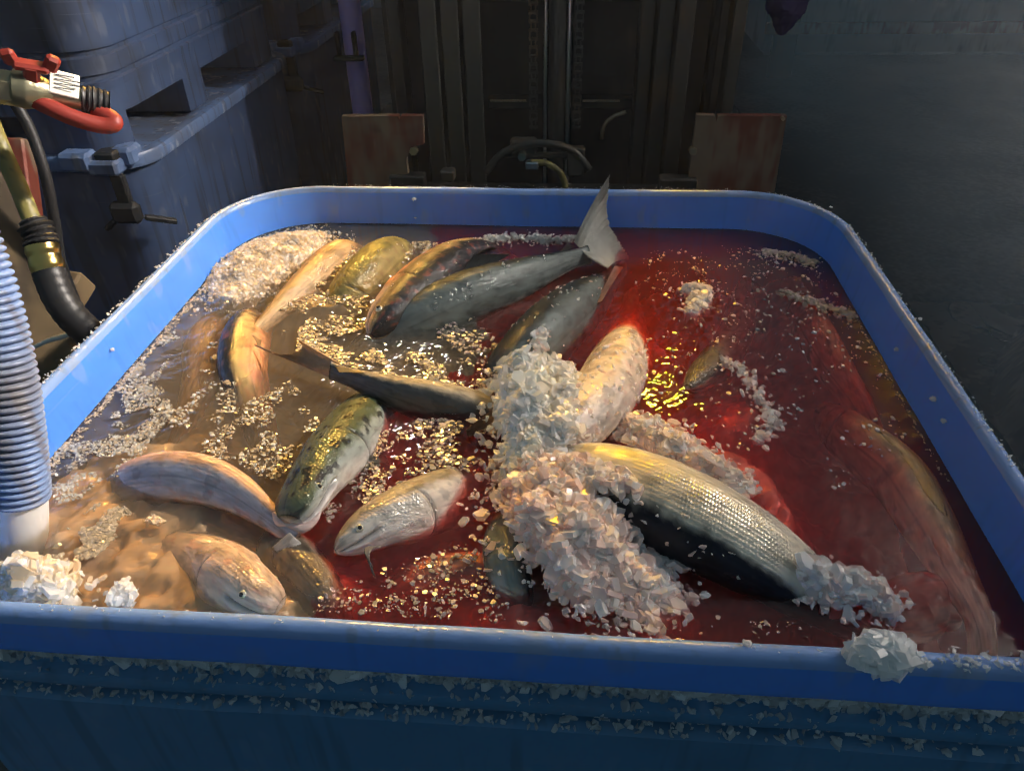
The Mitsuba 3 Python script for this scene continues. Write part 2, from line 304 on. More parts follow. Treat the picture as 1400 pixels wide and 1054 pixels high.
def make_water(cloudy):
    from shapely import contains_xy
    s = 0.003
    xs, ys = np.arange(X0 + 0.024, X1 - 0.023, s), np.arange(Y0 + 0.024, Y1 - 0.023, s)
    gx, gy = np.meshgrid(xs, ys, indexing='ij')
    v = np.stack([gx, gy, water_height(gx, gy)], -1).reshape(-1, 3)
    f = grid_faces(len(xs), len(ys))
    # keep what lies inside the tub's rounded outline
    r = np.where(v[:, 1] < .5, RC[0], RC[1]) - 0.026; cx = np.clip(v[:, 0], X0 + 0.026 + r, X1 - 0.026 - r); cy = np.clip(v[:, 1], Y0 + 0.026 + r, Y1 - 0.026 - r)
    ok = np.hypot(v[:, 0] - cx, v[:, 1] - cy) <= r
    f = f[ok[f].all(1)]
    c = v[f].mean(1) * np.array([1, 1, 0])
    c2 = c + .10 * np.stack([meshkit.fbm(c * 14, 4, 7) - .5, meshkit.fbm(c * 14, 4, 8) - .5, 0 * c[:, 0]], 1)
    f = f[contains_xy(CLOUDY, c2[:, 0], c2[:, 1]) == cloudy]
    used = np.unique(f); m = np.full(len(v), -1); m[used] = np.arange(len(used))
    w = trimesh.Trimesh(v[used], m[f], process=False)
    if w.face_normals[0][2] < 0: w = trimesh.Trimesh(w.vertices, w.faces[:, ::-1], process=False)
    return w
put('water', make_water(False), 'bubble', smooth=True, label='blood-red meltwater filling the blue tub', cat='water', kind='structure',
    interior={'type': 'ref', 'id': 'blood_water'}, exterior={'type': 'ref', 'id': 'haze_air'})
put('cloudy_water', make_water(True), 'bubble', smooth=True, label='cloudy tan meltwater at the left of the blue tub', cat='water', kind='structure',
    interior={'type': 'ref', 'id': 'cloudy_water_body'}, exterior={'type': 'ref', 'id': 'haze_air'})

# ---------------------------------------------------------------- salmon
PT = np.array([0, .012, .03, .06, .10, .15, .21, .28, .38, .50, .62, .74, .84, .92, .97, 1.0])
PH = np.array([.10, .26, .40, .55, .68, .80, .90, .96, 1.0, .97, .86, .68, .50, .38, .35, .37])
PW = np.array([.12, .30, .44, .58, .72, .82, .92, .97, 1.0, .95, .80, .58, .38, .22, .16, .13])
rng = np.random.default_rng(7)
KINDS = {  # back, flank, belly, then where (0 back .. 1 belly) one passes into the next, spots, reddening
    'silver': dict(back=(.010, .014, .024), flank=(.74, .68, .55), belly=(.82, .78, .72), e1=.36, e2=.80, spots=.25, red=0.0),
    'green': dict(back=(.018, .024, .026), flank=(.115, .14, .135), belly=(.42, .42, .38), e1=.24, e2=.86, spots=.15, red=0.0),
    'spotted': dict(back=(.075, .095, .048), flank=(.38, .42, .37), belly=(.75, .72, .68), e1=.42, e2=.62, spots=1.0, red=0.05),
    'pale': dict(back=(.36, .30, .20), flank=(.72, .64, .54), belly=(.80, .70, .62), e1=.30, e2=.60, spots=.05, red=.22),
    'orange': dict(back=(.018, .018, .020), flank=(.42, .30, .12), belly=(.75, .36, .17), e1=.33, e2=.55, spots=.2, red=.65),
    'olive': dict(back=(.20, .17, .045), flank=(.36, .28, .09), belly=(.62, .36, .15), e1=.35, e2=.65, spots=.15, red=.25),
    'tan': dict(back=(.42, .27, .12), flank=(.60, .40, .20), belly=(.72, .52, .34), e1=.35, e2=.70, spots=.1, red=.35),
    'tail': dict(back=(.44, .36, .24), flank=(.050, .050, .046), belly=(.20, .16, .12), e1=.26, e2=.80, spots=.1, red=0.0),  # lamp-lit top and shadowed lower side put into the colours
    'bow': dict(back=(.62, .38, .25), flank=(.30, .32, .40), belly=(.50, .36, .26), e1=.34, e2=.80, spots=.0, red=.25),  # lit orange top and blue-grey shaded side put into the colours
    'snout': dict(back=(.52, .38, .28), flank=(.66, .50, .40), belly=(.78, .62, .50), e1=.3, e2=.6, spots=.15, red=.7),
    'brown': dict(back=(.13, .10, .07), flank=(.32, .25, .18), belly=(.55, .46, .36), e1=.40, e2=.75, spots=.3, red=.15),
    'pink': dict(back=(.50, .28, .18), flank=(.70, .46, .32), belly=(.75, .55, .42), e1=.3, e2=.7, spots=.05, red=.3),
}
def sm(a, b, x):
    t = np.clip((x - a) / (b - a), 0, 1); return t * t * (3 - 2 * t)

def salmon(label, pts, up, kind, H, Wd, nt=170, na=72, eyes=(), skin='wet_skin', headfrac=.22, mouth=True, ts=None, key='salmon', group=None, nose=0.0, seam=1.0):
    """A whole salmon along the spine pts (nose to tail root); up: the way its back faces (one vector, or one at the nose and one at the tail)."""
    k = thing(key, label, 'fish', group)
    tt = np.concatenate([np.linspace(0, .24, int(nt * .4), endpoint=False) ** 1.15 * .24 ** -.15, np.linspace(.24, 1, nt - int(nt * .4))])
    pts = np.array(pts, float); mg = .75 * min(H, Wd)      # keeps the fish inside the tub's walls
    pts[:, 0] = np.clip(pts[:, 0], -.555 + mg, .555 - mg); pts[:, 1] = np.clip(pts[:, 1], .042 + mg, 1.012 - mg)
    p, L = spline(pts, tt)
    T_ = np.gradient(p, axis=0); T_ /= np.linalg.norm(T_, axis=1, keepdims=True)
    up = np.asarray(up, float); up = up[None] if up.ndim == 1 else up
    U = np.stack([np.interp(tt, np.linspace(0, 1, len(up)), up[:, i]) for i in range(3)], 1)
    U -= (U * T_).sum(1, keepdims=True) * T_; U /= np.linalg.norm(U, axis=1, keepdims=True)
    S = np.cross(T_, U)
    h, w = H * np.interp(tt, PT, PH), Wd * np.interp(tt, PT, PW)
    w = w + Wd * nose * np.exp(-(tt / .07) ** 2); h = h + H * nose * .5 * np.exp(-(tt / .06) ** 2)
    ker = np.exp(-np.linspace(-2, 2, 9) ** 2); ker /= ker.sum()
    h = np.convolve(np.pad(h, 4, 'edge'), ker, 'valid'); w = np.convolve(np.pad(w, 4, 'edge'), ker, 'valid')
    th = np.linspace(-np.pi, np.pi, na + 1) + (0 if seam == 1.0 else np.pi)
    cs, sn = np.cos(th), np.sin(th)
    D = np.abs(np.arctan2(sn, cs)) / np.pi                       # 0 at the back, 1 at the belly
    sq = 1 / (np.abs(cs) ** 2.3 + np.abs(sn) ** 2.3) ** (1 / 2.3)
    t2, D2 = np.meshgrid(tt, D, indexing='ij')
    rad = np.ones_like(t2)
    side = np.sign(np.sin(th))[None] * np.ones_like(t2)
    if mouth:    # mouth slit, gill cover edge, the bulge of the cheek
        my = .60 - .10 * np.clip(t2 / .12, 0, 1)
        slit = np.exp(-((D2 - my) / .030) ** 2) * (1 - sm(.095, .125, t2)) * sm(0.0, .012, t2)
        rad -= .16 * slit
        lip = np.exp(-((D2 - my - .075) / .035) ** 2) * (1 - sm(.09, .12, t2)); rad += .05 * lip
        gx = .205 + .03 * np.sin((D2 - .15) * np.pi) - .05 * sm(.75, 1, D2)
        gill = sm(.20, .30, D2) * (1 - sm(.96, 1.0, D2))
        rad += gill * .045 * (sm(gx - .07, gx, t2) * (1 - sm(gx - .002, gx + .010, t2)))
        rad -= gill * .050 * np.exp(-((t2 - gx - .011) / .006) ** 2)
        rad += .03 * np.exp(-((t2 - .05) / .02) ** 2 - ((D2 - .36) / .08) ** 2)
    X = (sn * sq)[None] * w[:, None] * rad
    Yc = (cs * sq)[None] * h[:, None] * rad
    V = p[:, None] + X[..., None] * S[:, None] + Yc[..., None] * U[:, None]
    V = V.reshape(-1, 3)
    V = np.vstack([V, p[0] - T_[0] * H * .06, p[-1]])
    m = na + 1
    F = grid_faces(nt, m)
    j = np.arange(na)
    F = np.vstack([F[:, ::-1], np.stack([j, j + 1, j * 0 + nt * m], 1)[:, ::-1], np.stack([j + (nt - 1) * m, j + 1 + (nt - 1) * m, j * 0 + nt * m + 1], 1)])
    C = KINDS[kind]
    q = np.stack([t2 * L * 30, D2 * 4 + side * 3.7, 0 * t2 + len(labels) * 3.1], -1)
    n1, n2 = meshkit.fbm(q, 4, 11) - .5, meshkit.fbm(q * 3.3, 3, 12)
    n3 = meshkit.fbm(q * np.array([1.6, 5, 1]), 3, 14)
    Dn = D2 + .16 * n1 + .09 * n2
    a, b = sm(C['e1'] - .05, C['e1'] + .05, Dn)[..., None], sm(C['e2'] - .10, C['e2'] + .10, Dn)[..., None]
    col = np.array(C['back']) * (1 - a) + np.array(C['flank']) * a
    col = col * (1 - b) + np.array(C['belly']) * b
    col = col * (0.55 + 0.90 * n3[..., None]) * (.86 + .28 * meshkit.fbm(q * np.array([4, 9, 1]), 3, 15)[..., None])
    if C['spots']:
        sp = sm(.60, .68, meshkit.fbm(np.stack([t2 * L * 95, D2 * 14 * H / .045 + side * 9, 0 * t2], -1), 2, 21)) * (1 - sm(C['e1'] - .02, C['e1'] + .12, D2)) * C['spots']
        col = col * (1 - .88 * sp[..., None])
    mot = sm(.56, .66, meshkit.fbm(np.stack([t2 * L * 55, D2 * 9 * H / .045 + side * 5, 0 * t2 + 9], -1), 3, 23)); col = col * (1 - .30 * mot[..., None])
    if C['red']:
        rd = sm(.54, .72, n2) * C['red'] * (.4 + .6 * sm(.4, .8, D2))
        col = col * (1 - rd[..., None]) + np.array([.50, .10, .05]) * rd[..., None]
    if mouth:
        hd = (1 - sm(.16, .20, t2)) * sm(.38, .56, D2)
        col = col * (1 - .45 * hd[..., None]) + np.array([.66, .63, .58]) * .45 * hd[..., None]
        col *= (1 - .8 * slit[..., None])
        gl = gill * np.exp(-((t2 - gx - .011) / .005) ** 2)
        col = col * (1 - .75 * gl[..., None])
        lp = np.exp(-((D2 - my - .08) / .05) ** 2) * (1 - sm(.09, .12, t2))
        col = col * (1 - .6 * lp[..., None]) + np.array([.78, .66, .62]) * .6 * lp[..., None]
    ll = np.exp(-((D2 - .50) / .010) ** 2) * sm(.24, .3, t2); col *= (1 - .28 * ll[..., None])
    col = np.clip(col, 0, .9).reshape(-1, 3); col = np.vstack([col, col[:1], col[-1:]])
    uv = np.stack([t2 * L, D2 * side * H * 1.55 + .5], -1).reshape(-1, 2); uv = np.vstack([uv, uv[:1], uv[-1:]])
    put('body', trimesh.Trimesh(V, F, process=False), skin, k, smooth=True, uv=uv, color=col)
    def at(t, d, sd, out=1.0):
        i = t * 1.0
        P, t_, u_, s_ = [np.array([np.interp(i, tt, A[:, c]) for c in range(3)]) for A in (p, T_, U, S)]
        hh, ww = np.interp(i, tt, h), np.interp(i, tt, w); a_ = d * np.pi
        qq = 1 / (abs(np.cos(a_)) ** 2.3 + abs(np.sin(a_)) ** 2.3) ** (1 / 2.3)
        return P + out * (sd * np.sin(a_) * qq * ww * s_ + np.cos(a_) * qq * hh * u_), t_, u_, s_
    for sd in eyes:
        P, t_, u_, s_ = at(.072, .36, sd, .90); r = H * .125
        n_ = sd * s_ * .93 + u_ * .36; n_ /= np.linalg.norm(n_)
        e = trimesh.creation.icosphere(3, r); e.apply_translation(P)
        ek = put('eye', e, 'eye_iris', k, smooth=True)
        e = trimesh.creation.icosphere(3, r * .62); e.apply_translation(P + n_ * r * .50)
        put('pupil', e, 'eye_pupil', ek, smooth=True)
    return k, at, L

def fin(parent, root, tip, name='fin', rays=40, n=26, thick=.0018, base=(.24, .23, .21), dark=(.06, .06, .06), ragged=.06, bow=(0, 0, 0), seed=1, colour_tip=None):
    """A fin spread between the root curve and the tip curve, with raised rays and a ragged edge."""
    m = rays * 3
    A, _ = spline(root, m) if len(root) > 2 else (np.linspace(root[0], root[-1], m), 0)
    B, _ = spline(tip, m) if len(tip) > 2 else (np.linspace(tip[0], tip[-1], m), 0)
    g = np.random.default_rng(seed); k = np.arange(m)
    cut = 1 - ragged * np.repeat(g.random(rays), 3) * g.random(m)
    s = np.linspace(0, 1, n)[:, None]
    P = A[None] + (B - A)[None] * (s * cut[None])[..., None] + (s * (1 - s) * 4)[..., None] * np.array(bow)
    # normal of the fan
    N = np.cross(np.gradient(P, axis=0), np.gradient(P, axis=1)); N /= np.linalg.norm(N, axis=-1, keepdims=True) + 1e-12
    wv = (np.sin(k * 2 * np.pi / 3) * .5)[None] * .0011 * (0.3 + s) + .0016 * (meshkit.noise(np.stack([s * 3 + 0 * k, k / 9.0 + 0 * s, 0 * s * k], -1), seed) - .5)
    th = thick * (1 - .75 * s) * np.ones((1, m))
    V = np.vstack([(P + N * (wv + th / 2)[..., None]).reshape(-1, 3), (P + N * (wv - th / 2)[..., None]).reshape(-1, 3)])
    F = grid_faces(n, m); o = n * m
    def strip(a): return np.vstack([np.stack([a[:-1], a[1:], a[1:] + o], 1), np.stack([a[:-1], a[1:] + o, a[:-1] + o], 1)])
    idx = np.arange(n * m).reshape(n, m)
    F = np.vstack([F[:, ::-1], F + o, strip(idx[0]), strip(idx[-1])[:, ::-1], strip(idx[:, 0])[:, ::-1], strip(idx[:, -1])])
    ray = (.5 + .5 * np.cos(k * 2 * np.pi / 3))[None] * (.25 + .75 * s)
    col = np.array(base) * (1 - .65 * ray[..., None]) + np.array(dark) * .65 * ray[..., None]
    ct = np.array(colour_tip if colour_tip is not None else dark)
    col = col * (1 - .5 * (s ** 2)[..., None]) + ct * .5 * (s ** 2)[..., None]
    col = col * (.75 + .5 * meshkit.fbm(P * 90, 3, seed)[..., None])
    col = np.clip(np.vstack([col.reshape(-1, 3)] * 2), 0, .9)
    uv = np.zeros((len(V), 2)); uv[:, 0] = V[:, 0]; uv[:, 1] = V[:, 2]
    return put(name, trimesh.Trimesh(V, F, process=False), 'fin_skin', parent, smooth=True, uv=uv, color=col)
def fin_on(parent, at, t0, t1, d, sd, length, lean, name, dirn=None, **kw):
    """A fin rooted along the body from t0 to t1."""
    r, tp = [], []
    for i, t in enumerate(np.linspace(t0, t1, 5)):
        P, t_, u_, s_ = at(t, d, sd, .96)
        o = (sd * np.sin(d * np.pi) * s_ + np.cos(d * np.pi) * u_) if dirn is None else np.array(dirn, float)
        r.append(P); tp.append(P + length * (1 - .16 * i) * o / np.linalg.norm(o) + t_ * lean)
    return fin(parent, r, tp, name, **kw)

# slush lying under the water: it shows pale where it nearly reaches the surface and sinks out of sight elsewhere
BED = [(*a, *b) for a, b in zip([(-0.434, 0.497, 0.725), (-0.421, 0.338, 0.725), (-0.3, 0.345, 0.725), (-0.512, 0.259, 0.725), (-0.473, 0.159, 0.725), (-0.355, 0.101, 0.725), (-0.243, 0.089, 0.725), (-0.164, 0.094, 0.725), (-0.395, 0.73, 0.725), (-0.303, 0.734, 0.725), (-0.186, 0.51, 0.725), (-0.088, 0.458, 0.725), (-0.077, 0.327, 0.725), (-0.034, 0.122, 0.725), (0.05, 0.07, 0.725), (0.162, 0.077, 0.725), (0.21, 0.658, 0.725), (0.244, 0.593, 0.725), (0.32, 0.711, 0.725), (0.336, 0.499, 0.725), (0.362, 0.414, 0.725), (0.515, 0.771, 0.725), (0.522, 0.914, 0.725), (0.261, 0.305, 0.725), (0.311, 0.281, 0.725), (0.225, 0.423, 0.725), (0.343, 0.221, 0.725), (0.486, 0.375, 0.725), (-0.492, 0.811, 0.725), (-0.383, 0.214, 0.725), (0.202, 0.127, 0.725), (0.37, 0.1, 0.725)],
    [(.07,.075),(.07,.090),(.05,.045),(.06,.10),(.07,.09),(.09,.105),(.06,.095),(.05,.07),(.06,.10),(.05,.095),(.07,.10),(.05,.09),(.06,.055),(.07,.07),(.05,.08),(.06,.08),(.035,.095),(.04,.09),(.05,.08),(.05,.085),(.04,.09),(.06,.075),(.05,.08),(.06,.085),(.06,.085),(.05,.085),(.06,.07),(.05,.04),(.07,.10),(.06,.08),(.06,.07),(.05,.07)])]
def bed_height(x, y):
    p = np.stack([x, y, 0 * x], -1); h = -.135 + 0 * x
    for (bx, by, bz, br, ba) in BED: h = h + ba * np.exp(-((x - bx) ** 2 + (y - by) ** 2) / (2 * br * br)) * np.clip(1 - (h + .02) * -9 * 0, 0, 1)
    h = np.where(h > -.02, -.02 + .012 * np.tanh((h + .02) / .03), h)
    return ZW + np.minimum(h + .050 * (meshkit.fbm(p * 17, 3, 31) - .5) + .022 * (meshkit.fbm(p * 55, 3, 32) - .5) + .010 * (meshkit.fbm(p * 150, 2, 33) - .5), -.007 - .006 * meshkit.fbm(p * 40, 3, 35))
xs, ys = np.arange(-.565, .566, .005), np.arange(.035, 1.02, .005)
gx_, gy_ = np.meshgrid(xs, ys, indexing='ij'); bv = np.stack([gx_, gy_, bed_height(gx_, gy_)], -1).reshape(-1, 3)
cx_ = np.clip(bv[:, 0], -.40, .40); cy_ = np.clip(bv[:, 1], .15, .84)
bf = grid_faces(len(xs), len(ys)); bf = bf[((np.hypot(bv[:, 0] - cx_, bv[:, 1] - cy_) < .153)[bf]).all(1)]
mixr = sm(-.25, .15, bv[:, 0] + .2 * (meshkit.fbm(bv * 9, 3, 3) - .5))[:, None]
mixl = sm(.42, .22, bv[:, 1])[:, None]; bc = ((np.array([.62, .57, .49]) * (1 - mixl) + np.array([.80, .58, .38]) * mixl) * (1 - mixr) + np.array([.80, .55, .46]) * mixr) * (.55 + .8 * meshkit.fbm(bv * 60, 3, 9)[:, None])
put('slush_bed', trimesh.Trimesh(bv, bf, process=False), 'ice_solid', smooth=True, color=np.clip(bc, 0, .9), label='pale slush showing dimly under the water of the tub', cat='slush', kind='stuff')

# raised-tail fish across the back
A, at, _ = salmon('grey-green salmon across the back with its tail fin sticking up above the tub rim', [(-0.285, 0.622, 0.645), (-0.225, 0.631, 0.68), (-0.155, 0.654, 0.717), (-0.07, 0.705, 0.741), (0.01, 0.761, 0.747), (0.078, 0.821, 0.747), (0.112, 0.848, 0.746), (0.131, 0.859, 0.747)], [(-.1, .42, .90), (.0, .50, .86)], 'green', .047, .042, eyes=(), nt=200, na=96, mouth=False); A_at = at
fin(A, [(0.103, 0.904, 0.749), (0.119, 0.851, 0.755), (0.138, 0.823, 0.753), (0.165, 0.823, 0.739)], [(0.166, 0.985, 0.854), (0.165, 0.98, 0.821), (0.164, 0.972, 0.786), (0.173, 0.962, 0.757), (0.192, 0.948, 0.73), (0.211, 0.935, 0.705)], 'tail_fin', rays=44, n=44, base=(.62, .62, .58), dark=(.22, .22, .21), ragged=.10, seed=3, thick=.003, bow=(-.004, .012, -.004))
fin_on(A, at, .50, .62, .0, 1, .018, .03, 'dorsal_fin', base=(.08, .09, .09), dark=(.02, .02, .02))
fin_on(A, at, .88, .91, .0, 1, .010, .02, 'adipose_fin', rays=10, base=(.10, .10, .10))
# black-backed fish with orange belly
B, at, _ = salmon('black-backed salmon with a torn orange flank lying nose-down against the olive one', [(-0.222, 0.598, 0.721), (-0.203, 0.641, 0.733), (-0.178, 0.698, 0.741), (-0.147, 0.77, 0.743), (-0.11, 0.878, 0.727), (-0.058, 1.024, 0.685), (0.011, 1.162, 0.645)], (.66, -.52, .42), 'orange', .056, .042, eyes=(1, -1), nt=200, na=96); B_at = at
fin_on(B, at, .50, .62, .0, 1, .022, .03, 'dorsal_fin', base=(.07, .07, .07), dark=(.02, .02, .02))
# olive dome
C_, at, _ = salmon('olive-gold salmon humped between the tan and the black-backed ones at the back', [(-0.345, 0.699, 0.651), (-0.309, 0.735, 0.687), (-0.28, 0.794, 0.711), (-0.252, 0.892, 0.711), (-0.226, 1.047, 0.671), (-0.179, 1.194, 0.631)], (-.35, .1, .92), 'olive', .052, .042, nt=150); C_at = at
# tan tail stock
D_, at, _ = salmon('pale tan salmon tail stock beside the heap of slush in the back left corner', [(-0.272, 1.664, 0.576), (-0.306, 1.308, 0.616), (-0.343, 1.094, 0.656), (-0.358, 0.903, 0.708), (-0.377, 0.778, 0.722), (-0.397, 0.696, 0.722), (-0.412, 0.625, 0.72), (-0.419, 0.592, 0.716)], (-.5, .2, .8), 'tan', .036, .030, nt=130)
fin(D_, [(-0.426, 0.594, 0.731), (-0.407, 0.571, 0.735), (-0.39, 0.563, 0.731)], [(-0.438, 0.573, 0.727), (-0.418, 0.543, 0.729), (-0.392, 0.515, 0.725), (-0.384, 0.521, 0.721)], 'tail_fin', rays=24, base=(.45, .30, .16), dark=(.15, .10, .06), seed=8)
# tail pointing left
E_, at, _ = salmon('salmon in the middle, side darkened for shadow, whose forked tail points left over the water', [(0.129, 0.452, 0.585), (0.062, 0.445, 0.625), (0.01, 0.427, 0.67), (-0.036, 0.423, 0.703), (-0.092, 0.421, 0.725), (-0.156, 0.431, 0.737), (-0.208, 0.448, 0.743), (-0.246, 0.461, 0.747)], [(.1, .2, 1), (.15, .25, .9)], 'tail', .038, .030, nt=160, na=80)
fin(E_, [(-0.231, 0.454, 0.733), (-0.233, 0.458, 0.747), (-0.229, 0.464, 0.757)], [(-0.394, 0.536, 0.741), (-0.353, 0.513, 0.741), (-0.322, 0.505, 0.745), (-0.305, 0.513, 0.753), (-0.314, 0.519, 0.765)], 'tail_fin', rays=40, n=40, base=(.66, .52, .38), dark=(.40, .30, .18), ragged=.08, seed=4, thick=.003)
fin_on(E_, at, .865, .90, .12, -1, .024, .030, 'adipose_fin', rays=10, base=(.52, .38, .16), dark=(.30, .2, .08), dirn=(-.2, -.9, .25))
fin_on(E_, at, .73, .82, .9, -1, .022, .02, 'anal_fin', rays=16, base=(.20, .16, .12))
# left dark arc
F_, at, _ = salmon('dark-backed olive salmon sinking at the left below the forked tail', [(-0.489, 0.763, 0.658), (-0.438, 0.61, 0.704), (-0.408, 0.518, 0.714), (-0.382, 0.463, 0.696), (-0.351, 0.412, 0.668), (-0.326, 0.366, 0.638), (-0.312, 0.333, 0.598)], (-.82, .1, .55), 'orange', .040, .030, nt=130)
# spotted head
G, at, _ = salmon('green black-spotted salmon head with open eye and pale lower lip pointing to the lower left', [(-0.214, 0.171, 0.739), (-0.208, 0.198, 0.743), (-0.201, 0.235, 0.745), (-0.194, 0.284, 0.739), (-0.191, 0.355, 0.717), (-0.194, 0.445, 0.679), (-0.201, 0.565, 0.625), (-0.205, 0.693, 0.575)], [(-.36, .10, .92), (-.2, .2, .9)], 'spotted', .040, .042, eyes=(1, -1), nt=220, na=112, nose=.30)
put('lower_lip', tube([(-0.234, 0.178, 0.745), (-0.228, 0.172, 0.737), (-0.214, 0.168, 0.733), (-0.196, 0.165, 0.735), (-0.185, 0.173, 0.739), (-0.181, 0.183, 0.743)], [.002, .0055, .0065, .006, .004, .002], n=40, sides=14), 'lip_skin', G, smooth=True, label='pale pink lower lip')
fin_on(G, at, .235, .27, .72, 1, .03, .02, 'pectoral_fin', rays=14, base=(.35, .34, .32))
# pale head
Hh, at, _ = salmon('pale-bellied salmon head with a dark jaw line facing left in front of the spotted one', [(-0.153, 0.14, 0.727), (-0.137, 0.154, 0.731), (-0.114, 0.176, 0.733), (-0.083, 0.207, 0.725), (-0.053, 0.257, 0.697), (-0.02, 0.316, 0.663), (0.022, 0.393, 0.615), (0.073, 0.474, 0.565)], (-.10, .62, .66), 'pale', .039, .033, eyes=(1, -1), nt=220, na=112)
fin(Hh, [(-0.108, 0.142, 0.735), (-0.103, 0.146, 0.733)], [(-0.105, 0.115, 0.737), (-0.1, 0.106, 0.727)], 'pectoral_fin', rays=8, base=(.45, .40, .34), bow=(-.008, 0, .01))
# curved slab
I_, at, _ = salmon('salmon bowed like an arch at the left, lit orange and shaded blue-grey put into its colour', [(-0.524, 0.263, 0.641), (-0.466, 0.256, 0.695), (-0.407, 0.248, 0.723), (-0.35, 0.238, 0.733), (-0.296, 0.216, 0.735), (-0.253, 0.189, 0.733), (-0.223, 0.167, 0.731), (-0.204, 0.154, 0.727)], (-.12, .80, .66), 'bow', .034, .026, nt=180, na=80, mouth=False)
fin(I_, [(-0.207, 0.152, 0.741), (-0.199, 0.147, 0.737), (-0.194, 0.146, 0.729)], [(-0.225, 0.138, 0.731), (-0.213, 0.13, 0.727), (-0.201, 0.128, 0.725), (-0.184, 0.13, 0.719)], 'tail_fin', rays=26, base=(.70, .66, .62), dark=(.34, .30, .28), seed=12, thick=.003)
# brown one with white tip
K_, at, _ = salmon('grey-brown salmon running under the front rim from below the spotted head', [(-0.264, 0.211, 0.665), (-0.213, 0.149, 0.695), (-0.18, 0.116, 0.701), (-0.149, 0.088, 0.699), (-0.131, 0.073, 0.675), (-0.114, 0.069, 0.635)], (-.45, -.2, .85), 'brown', .034, .032, nt=140, mouth=False)
# head against the front rim
J_, at, _ = salmon('pinkish salmon head with red specks resting against the front rim at the left', [(-0.193, 0.064, 0.721), (-0.214, 0.073, 0.727), (-0.244, 0.09, 0.723), (-0.295, 0.128, 0.693), (-0.355, 0.157, 0.675), (-0.428, 0.181, 0.65), (-0.504, 0.185, 0.63), (-0.574, 0.185, 0.605)], (.25, .35, .88), 'snout', .040, .036, nt=200, na=96, eyes=(1, -1), nose=.2)
# grey-green hump
L_, at, _ = salmon('grey-green salmon back humped behind the ice in the middle', [(-0.055, 0.488, 0.605), (-0.022, 0.5, 0.655), (0.013, 0.528, 0.699), (0.052, 0.59, 0.721), (0.094, 0.677, 0.719), (0.141, 0.795, 0.695), (0.18, 0.906, 0.675), (0.202, 0.964, 0.675)], (-.25, .35, .88), 'green', .052, .042, nt=180, na=88); L_at = at
fin(L_, [(0.195, 0.872, 0.715), (0.178, 0.857, 0.725)], [(0.151, 0.716, 0.729), (0.141, 0.713, 0.725)], 'tail_fin', rays=14, base=(.50, .36, .30), dark=(.3, .2, .18), seed=5)
fin(L_, [(-0.004, 0.397, 0.735), (0.002, 0.376, 0.729)], [(-0.034, 0.349, 0.737), (-0.031, 0.348, 0.725)], 'pelvic_fin', rays=16, base=(.30, .20, .14), dark=(.14, .09, .07), seed=6)
# pale belly
M_, at, _ = salmon('cream-bellied salmon turned belly up in the middle with crushed ice heaped on its left side', [(0.054, 0.272, 0.725), (0.071, 0.293, 0.735), (0.096, 0.328, 0.743), (0.125, 0.379, 0.745), (0.15, 0.443, 0.735), (0.171, 0.536, 0.709), (0.189, 0.65, 0.675), (0.208, 0.8, 0.64), (0.222, 0.977, 0.605)], (-.72, -.10, -.62), 'pale', .048, .046, nt=200, na=96, seam=0, eyes=(), mouth=False); M_at = at
# silver one
N_, at, _ = salmon('big bright silver salmon with visible scales and a black back in the right foreground', [(0.07, 0.323, 0.685), (0.108, 0.284, 0.721), (0.163, 0.249, 0.737), (0.22, 0.212, 0.743), (0.273, 0.181, 0.739), (0.318, 0.156, 0.729), (0.36, 0.139, 0.709), (0.405, 0.133, 0.675), (0.454, 0.133, 0.635)], [(-.40, -.72, -.16), (-.46, -.74, -.20)], 'silver', .056, .046, skin='silver_skin', nt=240, na=128, mouth=False); N_at = at
# submerged ones at the right
O_, at, _ = salmon('pinkish salmon lying submerged along the right wall of the tub', [(0.494, 0.555, 0.635), (0.496, 0.426, 0.683), (0.527, 0.344, 0.691), (0.55, 0.261, 0.695), (0.553, 0.176, 0.699), (0.542, 0.113, 0.699), (0.534, 0.075, 0.665)], (.5, .2, .8), 'tan', .037, .029, nt=140)
O2, at, _ = salmon('pale rounded salmon belly just under the water in the front right corner', [(0.456, 0.148, 0.645), (0.483, 0.155, 0.657), (0.515, 0.162, 0.663), (0.552, 0.163, 0.659), (0.608, 0.172, 0.625)], (.0, .1, 1), 'pink', .040, .034, nt=120, mouth=False)
P_, at, _ = salmon('narrow salmon showing as a faint red streak deep in the right half', [(0.544, 0.955, 0.625), (0.512, 0.722, 0.681), (0.515, 0.589, 0.689), (0.527, 0.485, 0.687), (0.553, 0.434, 0.665), (0.602, 0.426, 0.605)], (.3, .2, .9), 'pink', .034, .026, nt=120)
Q_, at, _ = salmon('salmon under the water right of centre with its bluish snout just breaking the surface', [(0.271, 0.477, 0.725), (0.297, 0.526, 0.711), (0.337, 0.602, 0.689), (0.374, 0.685, 0.679), (0.402, 0.776, 0.675), (0.44, 0.935, 0.65), (0.488, 1.159, 0.605)], (.2, .0, .95), 'brown', .034, .030, nt=140)
R_, at, _ = salmon('dark salmon mostly buried under the pink ice heap with one pale edge showing', [(0.055, 0.121, 0.665), (0.05, 0.109, 0.713), (0.041, 0.127, 0.725), (0.034, 0.168, 0.719), (0.034, 0.264, 0.675), (0.038, 0.398, 0.615)], (.85, -.1, .45), 'green', .026, .022, nt=120)
U_, at, _ = salmon('reddish submerged salmon behind the front rim below the pale-bellied head', [(-0.103, 0.103, 0.655), (-0.062, 0.121, 0.681), (-0.022, 0.136, 0.685), (0.018, 0.148, 0.679), (0.057, 0.19, 0.625)], (.0, .2, 1), 'pink', .038, .030, nt=120)
